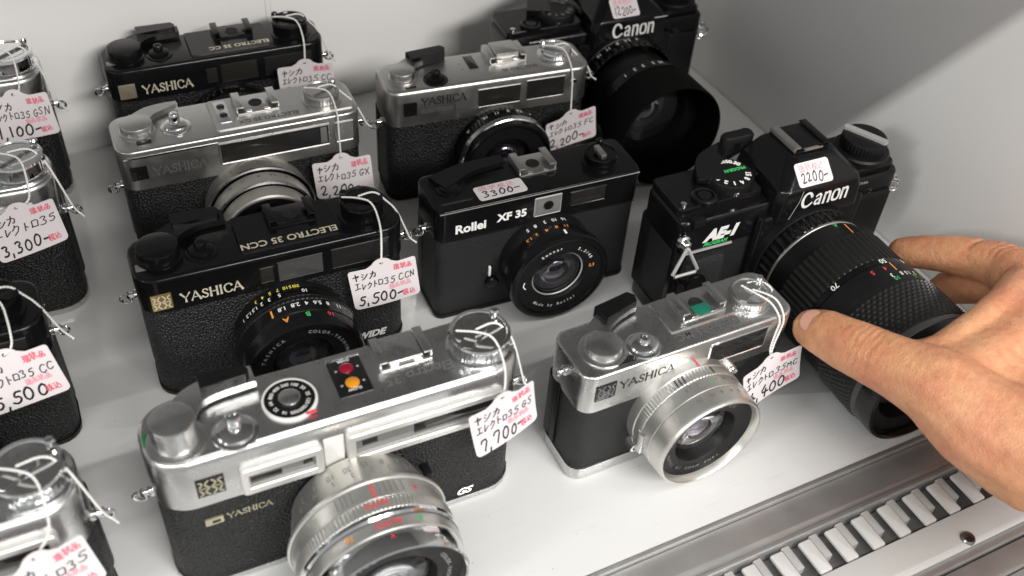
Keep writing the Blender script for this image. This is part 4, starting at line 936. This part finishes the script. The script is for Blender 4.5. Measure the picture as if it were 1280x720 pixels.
# ------------------------------------------------------------------ tags hanging on their strings
Y, E_ = ('ヤシカ', 3.9), 'エレクトロ35'
def knot_paths(x, y, z, r, Wd, zl, hump=2):
    """string laid round the rewind knob: one end down to the tag, one end to the lug"""
    return [[(x-r*.9, y+2, z+1), (x-r*.2, y-3, z+2.6), (x+r*.35, y-r*.7, z+1.5), (x+r*.4, -1.2, z-5.5), (x+r*.3, -4.5, z-13), 'hole'],
            [(x-r*.2, y-1, z+2), (x+r*.7, y+1, z+1.6), (x+r*1.1, y-1, z-3), (Wd/2-1, 11, z-7.5), (Wd/2+3.8, 9.5, zl+3), (Wd/2+5.4, 11, zl-2), (Wd/2+7.6, 8, zl-3)]]
tag('price tag reading 7,700 hanging on the large chrome camera in front', CAMS['GS'], (42, -12, 70.5), (71, -6, 74.5), (43, -14, 46.5), [Y, (E_+' GS', 3.7)], '7,700-', ('pale',), knot_paths(57, 15, 87, 10, 143, 54), 1, 'grey')
tag('price tag hanging on the small chrome camera beside the thumb', CAMS['MC'], (23, -7.5, 45), (53.5, -5.5, 52), (28, -9, 22), [Y, (E_+'MC', 3.7)], '4,400', ('pale',), [
    [(34, 18, 72.6), (37, 10, 73), (41, 5, 71.5), (43, -1.2, 66), (41.5, -2.0, 60), (38.6, -4, 52), 'hole'], [(37, 14, 72.6), (42, 8, 72.8), (44.5, 4, 71), (45.2, -1.2, 65.5), (43.2, -2.2, 59), (40.0, -4, 52), 'hole'], [(38, 19, 72), (44, 17, 72.4), (49, 15, 69), (54, 15, 60), (56, 15, 56.5)]], 2, 'grey')
tag('price tag reading 5,500 on the black camera with bright gold badge', CAMS['CCN'], (29, -6.5, 57), (60, -9, 60.5), (31.5, -6.5, 33), [Y, (E_+' CCN', 3.7)], '5,500-', ('pale',), knot_paths(43, 14.5, 81, 9.5, 118, 56), 3)
tag('price tag reading 2,200 on the dull chrome camera with worn lens', CAMS['GX'], (31, -6, 49), (61, -11, 51), (33, -6, 25), [Y, (E_+' GX', 3.7)], '2,200-', (), knot_paths(44, 15.5, 79, 9, 121, 58), 4)
tag('price tag on the pale chrome camera, its lower edge hidden by the square black camera', CAMS['FC'], (27, -14, 48), (57.5, -13, 54), (31, -10, 25), [Y, (E_+' FC', 3.7)], '2,200-', (), knot_paths(43, 16, 77, 9, 118, 60), 5)
tag('price tag on the black camera against the back wall', CAMS['CC'], (29, -8, 65), (59, -13, 66), (31, -6, 42), [Y, (E_+' CC', 3.7)], '5,500-', (), knot_paths(43, 14.5, 81, 9.6, 118, 56), 6)
tag('price tag reading 1,100 at the left edge, highest of the four there', CAMS['L1'], (41, -5, 71), (72, -7, 73), (42, -7, 47), [Y, (E_+' GSN', 3.7)], '1,100-', ('pale',), knot_paths(57, 15, 87, 10, 143, 54), 7)
tag('plain price tag with bold 3,300, next below the topmost left edge tag', CAMS['L2'], (39, -10, 72), (69, -5, 74.5), (40.5, -11, 48), [Y, (E_, 4.2)], '3,300-', (), knot_paths(57, 15, 87, 10, 143, 54), 8)
tag('pink-noted 5,500 price tag on the black camera cut by the left edge', CAMS['L3'], (27, -5, 62), (57.5, -6, 67), (31.5, -9, 38), [Y, (E_+' CC', 3.7)], '5,500', ('pale',), knot_paths(43, 14.5, 81, 9.6, 118, 56), 9)
tag('price tag in the bottom left corner of the photo', CAMS['L4'], (39, -14, 68), (68.5, -7, 71.5), (41, -16, 44), [Y, (E_, 4.0)], '7,700-', ('pale',), knot_paths(57, 15, 87, 10, 143, 54), 10)

# ------------------------------------------------------------------ the hand
def skin_material():
    m = bpy.data.materials.new('skin'); m.use_nodes = True; nt = m.node_tree; b = nt.nodes['Principled BSDF']; N = nt.nodes.new; L = nt.links.new
    tc = N('ShaderNodeTexCoord')
    n1 = N('ShaderNodeTexNoise'); n1.inputs['Scale'].default_value = 60; n1.inputs['Detail'].default_value = 4; L(tc.outputs['Object'], n1.inputs['Vector'])
    n2 = N('ShaderNodeTexNoise'); n2.inputs['Scale'].default_value = 320; n2.inputs['Detail'].default_value = 6; L(tc.outputs['Object'], n2.inputs['Vector'])
    cr = N('ShaderNodeValToRGB'); e = cr.color_ramp.elements; e[0].position = .3; e[0].color = (.60, .245, .130, 1); e[1].position = .72; e[1].color = (.74, .395, .205, 1); L(n1.outputs['Fac'], cr.inputs['Fac'])
    n4 = N('ShaderNodeTexNoise'); n4.inputs['Scale'].default_value = 26; n4.inputs['Detail'].default_value = 3; L(tc.outputs['Object'], n4.inputs['Vector'])
    r4 = N('ShaderNodeMapRange'); r4.inputs['From Min'].default_value = .48; r4.inputs['From Max'].default_value = .68; r4.inputs['To Max'].default_value = .32; L(n4.outputs['Fac'], r4.inputs['Value'])
    m4 = N('ShaderNodeMix'); m4.data_type = 'RGBA'; m4.inputs['B'].default_value = (.62, .225, .150, 1); L(r4.outputs['Result'], m4.inputs['Factor']); L(cr.outputs['Color'], m4.inputs['A'])
    mx = N('ShaderNodeMix'); mx.data_type = 'RGBA'; mx.blend_type = 'MULTIPLY'; mx.inputs['Factor'].default_value = .35
    c2 = N('ShaderNodeValToRGB'); c2.color_ramp.elements[0].position = .35; c2.color_ramp.elements[0].color = (.78, .62, .55, 1); c2.color_ramp.elements[1].position = .6; c2.color_ramp.elements[1].color = (1, 1, 1, 1); L(n2.outputs['Fac'], c2.inputs['Fac'])
    L(m4.outputs['Result'], mx.inputs['A']); L(c2.outputs['Color'], mx.inputs['B']); L(mx.outputs['Result'], b.inputs['Base Color'])
    b.inputs['Roughness'].default_value = .46; b.inputs['Subsurface Weight'].default_value = .12; b.inputs['Subsurface Radius'].default_value = (.004, .0014, .0007); b.inputs['Subsurface Scale'].default_value = 1
    v = N('ShaderNodeTexVoronoi'); v.inputs['Scale'].default_value = 900; v.feature = 'DISTANCE_TO_EDGE'; L(tc.outputs['Object'], v.inputs['Vector'])
    a = N('ShaderNodeMath'); a.operation = 'MULTIPLY_ADD'; a.inputs[1].default_value = .7; L(v.outputs['Distance'], a.inputs[0]); L(n2.outputs['Fac'], a.inputs[2])
    bp = N('ShaderNodeBump'); bp.inputs['Strength'].default_value = .5; bp.inputs['Distance'].default_value = .0009; L(a.outputs[0], bp.inputs['Height']); L(bp.outputs['Normal'], b.inputs['Normal'])
    MT['skin'] = m; return m
skin_material()
def build_hand():
    J = dict(
      th0=(274.0, 215.5, 57.0, 9.0), th1=(275, 207.0, 60.5, 11.2), th2=(276.5, 197.0, 63.3, 12.2), th3=(279, 186, 66.5, 12.8), th4=(283, 171.5, 69.5, 14.0), th5=(288, 157.5, 71, 17.0), th6=(294, 140, 67, 20.5), th7=(304, 120, 66, 24.0),
      ix0=(362, 249, 45, 7.6), ix1=(366, 240.5, 50.5, 8.8), ix2=(370, 231, 55.5, 9.6), ix3=(375, 219, 60.5, 10.4), ix4=(378, 206.5, 65, 11.8), ix5=(373.5, 192, 68.0, 12.6), ix6=(365, 179, 70.0, 14.2), ix7=(355, 166, 71.0, 16.5),
      md0=(366, 232, 20, 7.2), md1=(375, 226, 36, 8.8), md2=(381, 208, 53, 11), md3=(379, 184, 61, 13), md4=(373, 155, 67.0, 14.8),
      rg0=(368, 205, 14, 7.0), rg1=(380, 196, 24, 8.6), rg2=(387, 182, 38, 9.8), rg3=(387, 160, 50, 11.4), rg4=(384, 140, 58, 14),
      lt0=(372, 176, 12, 6.4), lt1=(382, 166, 22, 8), lt2=(387, 150, 34, 9), lt3=(388, 136, 43, 10.5), lt4=(386, 122, 49, 13),
      wr=(326, 84, 84, 25), wr2=(345, 84, 80, 23), fa=(322, 30, 112, 27), fb=(318, -40, 150, 30))
    S = []
    def add(p, r): S.append((p, r))
    def chain(ks, step=1.6):
        for a, b in zip(ks, ks[1:]):
            A, B = J[a], J[b]; n = max(2, int(math.dist(A[:3], B[:3])/step))
            for i in range(n+1):
                t = i/n; add(tuple(A[k]*(1-t)+B[k]*t for k in range(3)), A[3]*(1-t)+B[3]*t)
    chain(['th%d' % i for i in range(8)]+['wr']); chain(['ix%d' % i for i in range(8)]); chain(['md%d' % i for i in range(5)]); chain(['rg%d' % i for i in range(5)]); chain(['lt%d' % i for i in range(5)])
    J['w1'], J['w2'], J['w3'], J['w4'] = (328, 86, 83, 19), (336, 85, 82, 19), (344, 84, 80, 19), (350, 84, 77, 18)
    chain(['ix7', 'w1']); chain(['md4', 'w2']); chain(['rg4', 'w3']); chain(['lt4', 'w4'])
    chain(['wr', 'fa', 'fb'], 4); chain(['wr2', 'fa', 'fb'], 4)
    # muscle between thumb and index finger and the fold of skin of the web
    def fill(a0, a1, b0, b1, r0, r1, n=9, m=10):
        for i in range(n+1):
            for j in range(m+1):
                s, t = i/n, j/m
                P = [(J[a0][k]*(1-s)+J[a1][k]*s)*(1-t)+(J[b0][k]*(1-s)+J[b1][k]*s)*t for k in range(3)]
                sag = math.sin(t*PI); P[2] -= sag*1.0*(1-s)
                add(tuple(P), (r0*(1-s)+r1*s)*(1-.18*sag*(1-s)))
    J['q0'], J['q1'], J['q2'], J['q3'], J['q4'] = (284, 172, 71, 9.5), (300, 171.5, 74.5, 7.5), (322, 176, 77.5, 6.6), (344, 181, 77, 7.6), (365, 188, 71, 10.5)
    chain(['q0', 'q1', 'q2', 'q3', 'q4'])
    J['v0'], J['v4'] = (290, 156, 74, 9.5), (354, 168, 74, 9)
    fill('q1', 'v0', 'q3', 'v4', 6.6, 11.5); fill('v0', 'th6', 'v4', 'ix7', 11, 13)
    fill('th6', 'th7', 'ix7', 'w1', 14, 19)
    V, F = [], []
    bm = bmesh.new()
    for p, r in S:
        bmesh.ops.create_icosphere(bm, subdivisions=2, radius=r*K, matrix=Matrix.Translation(Vector(p)*K))
    me = bpy.data.meshes.new('hand'); bm.to_mesh(me); bm.free()
    o = bpy.data.objects.new('hand', me); COL.objects.link(o)
    rm = o.modifiers.new('r', 'REMESH'); rm.mode = 'VOXEL'; rm.voxel_size = .0011
    sm = o.modifiers.new('s', 'SMOOTH'); sm.factor = .5; sm.iterations = 14
    dg = bpy.context.evaluated_depsgraph_get(); me2 = bpy.data.meshes.new_from_object(o.evaluated_get(dg)); o.modifiers.clear(); o.data = me2; bpy.data.meshes.remove(me)
    # knuckle creases, tendons: displaced along the normal
    def jt(k): return Vector(J[k][:3])*K
    creases = []
    ax = (jt('th1')-jt('th4')).normalized()
    for d, dep, wd in ((-4.2, .8, .6), (-1.6, 1.1, .65), (1.2, 1.2, .7), (4.0, .9, .6), (-7.5, .4, .6), (7.4, .4, .6)): creases.append((jt('th3')+ax*d*K, ax, dep, wd, 15, Vector((-.45, -.35, .82))))
    ax = (jt('ix2')-jt('ix6')).normalized()
    for d, dep, wd in ((-3.2, 1.1, .7), (0, 1.4, .8), (3.2, 1.1, .7), (13, 2.0, 1.3)): creases.append((jt('ix4')+ax*d*K, ax, dep, wd, 14, Vector((.3, 0, .95))))
    rnd = random.Random(3)
    from mathutils import noise
    nrm = [v.normal.copy() for v in me2.vertices]
    for v, n in zip(me2.vertices, nrm):
        disp = 0
        for c, a, dep, wd, rad, up in creases:
            q = v.co-c
            if q.length > rad*K: continue
            s = q.dot(a)/K+.9*noise.noise(v.co*160)+.35*noise.noise(v.co*420); f = max(0, n.dot(up)); disp -= dep*math.exp(-(s/wd)**2)*f*max(0, 1-(q.length/(rad*K))**3)
        disp += .32*noise.noise(v.co*70)+.10*noise.noise(v.co*210)+.10*noise.noise(Vector((v.co.x*260, v.co.y*700, v.co.z*260)))
        # two shallow tendons across the back of the hand
        for kk, amp in (('ix7', .9), ('md4', .9)):
            a, b = jt(kk), Vector((.338, .085, .083)); t = max(0, min(1, (v.co-a).dot(b-a)/(b-a).length_squared)); dd = (v.co-(a+(b-a)*t)); dd -= n*dd.dot(n)
            disp += amp*math.exp(-(dd.length/.0035)**2)*max(0, n.z)*math.sin(PI*min(1, t*1.2+.1))
        v.co += n*disp*K
    me2.shade_smooth(); me2.materials.clear(); me2.materials.append(MT['skin'])
    o['label'] = 'bare right hand gripping the long black lens, thumb towards the viewer'; o['category'] = 'hand'
    # thumb nail
    c = Vector((270.8, 211.5, 66.2)); ax = (Vector(J['th0'][:3])-Vector(J['th2'][:3])).normalized(); up = Vector((-.45, -.20, .87)); up = (up-ax*up.dot(ax)).normalized(); sd = ax.cross(up)
    Vn, Fn = [], []; nu, nv = 10, 12
    base = Vector(J['th1'][:3])+ax*3.5
    for i in range(nu+1):
        for j in range(nv+1):
            s = -1+2*i/nu; t = j/nv; wdt = 6.3*math.sqrt(max(.02, 1-(abs(2*t-1))**3.2)); ang = s*wdt/9.4
            rr = 9.95-.5*t*t-.25*abs(s)**3
            Vn.append(tuple(base+ax*(-4.5+t*11.5)+(up*math.cos(ang)+sd*math.sin(ang))*rr))
    for i in range(nu):
        for j in range(nv): a = i*(nv+1)+j; Fn.append((a, a+1, a+nv+2, a+nv+1))
    nl = obj('thumbnail', (Vn, Fn), 'nail', o, sharp=60)
    sd_ = nl.modifiers.new('t', 'SOLIDIFY'); sd_.thickness = .0006
    return o
build_hand()
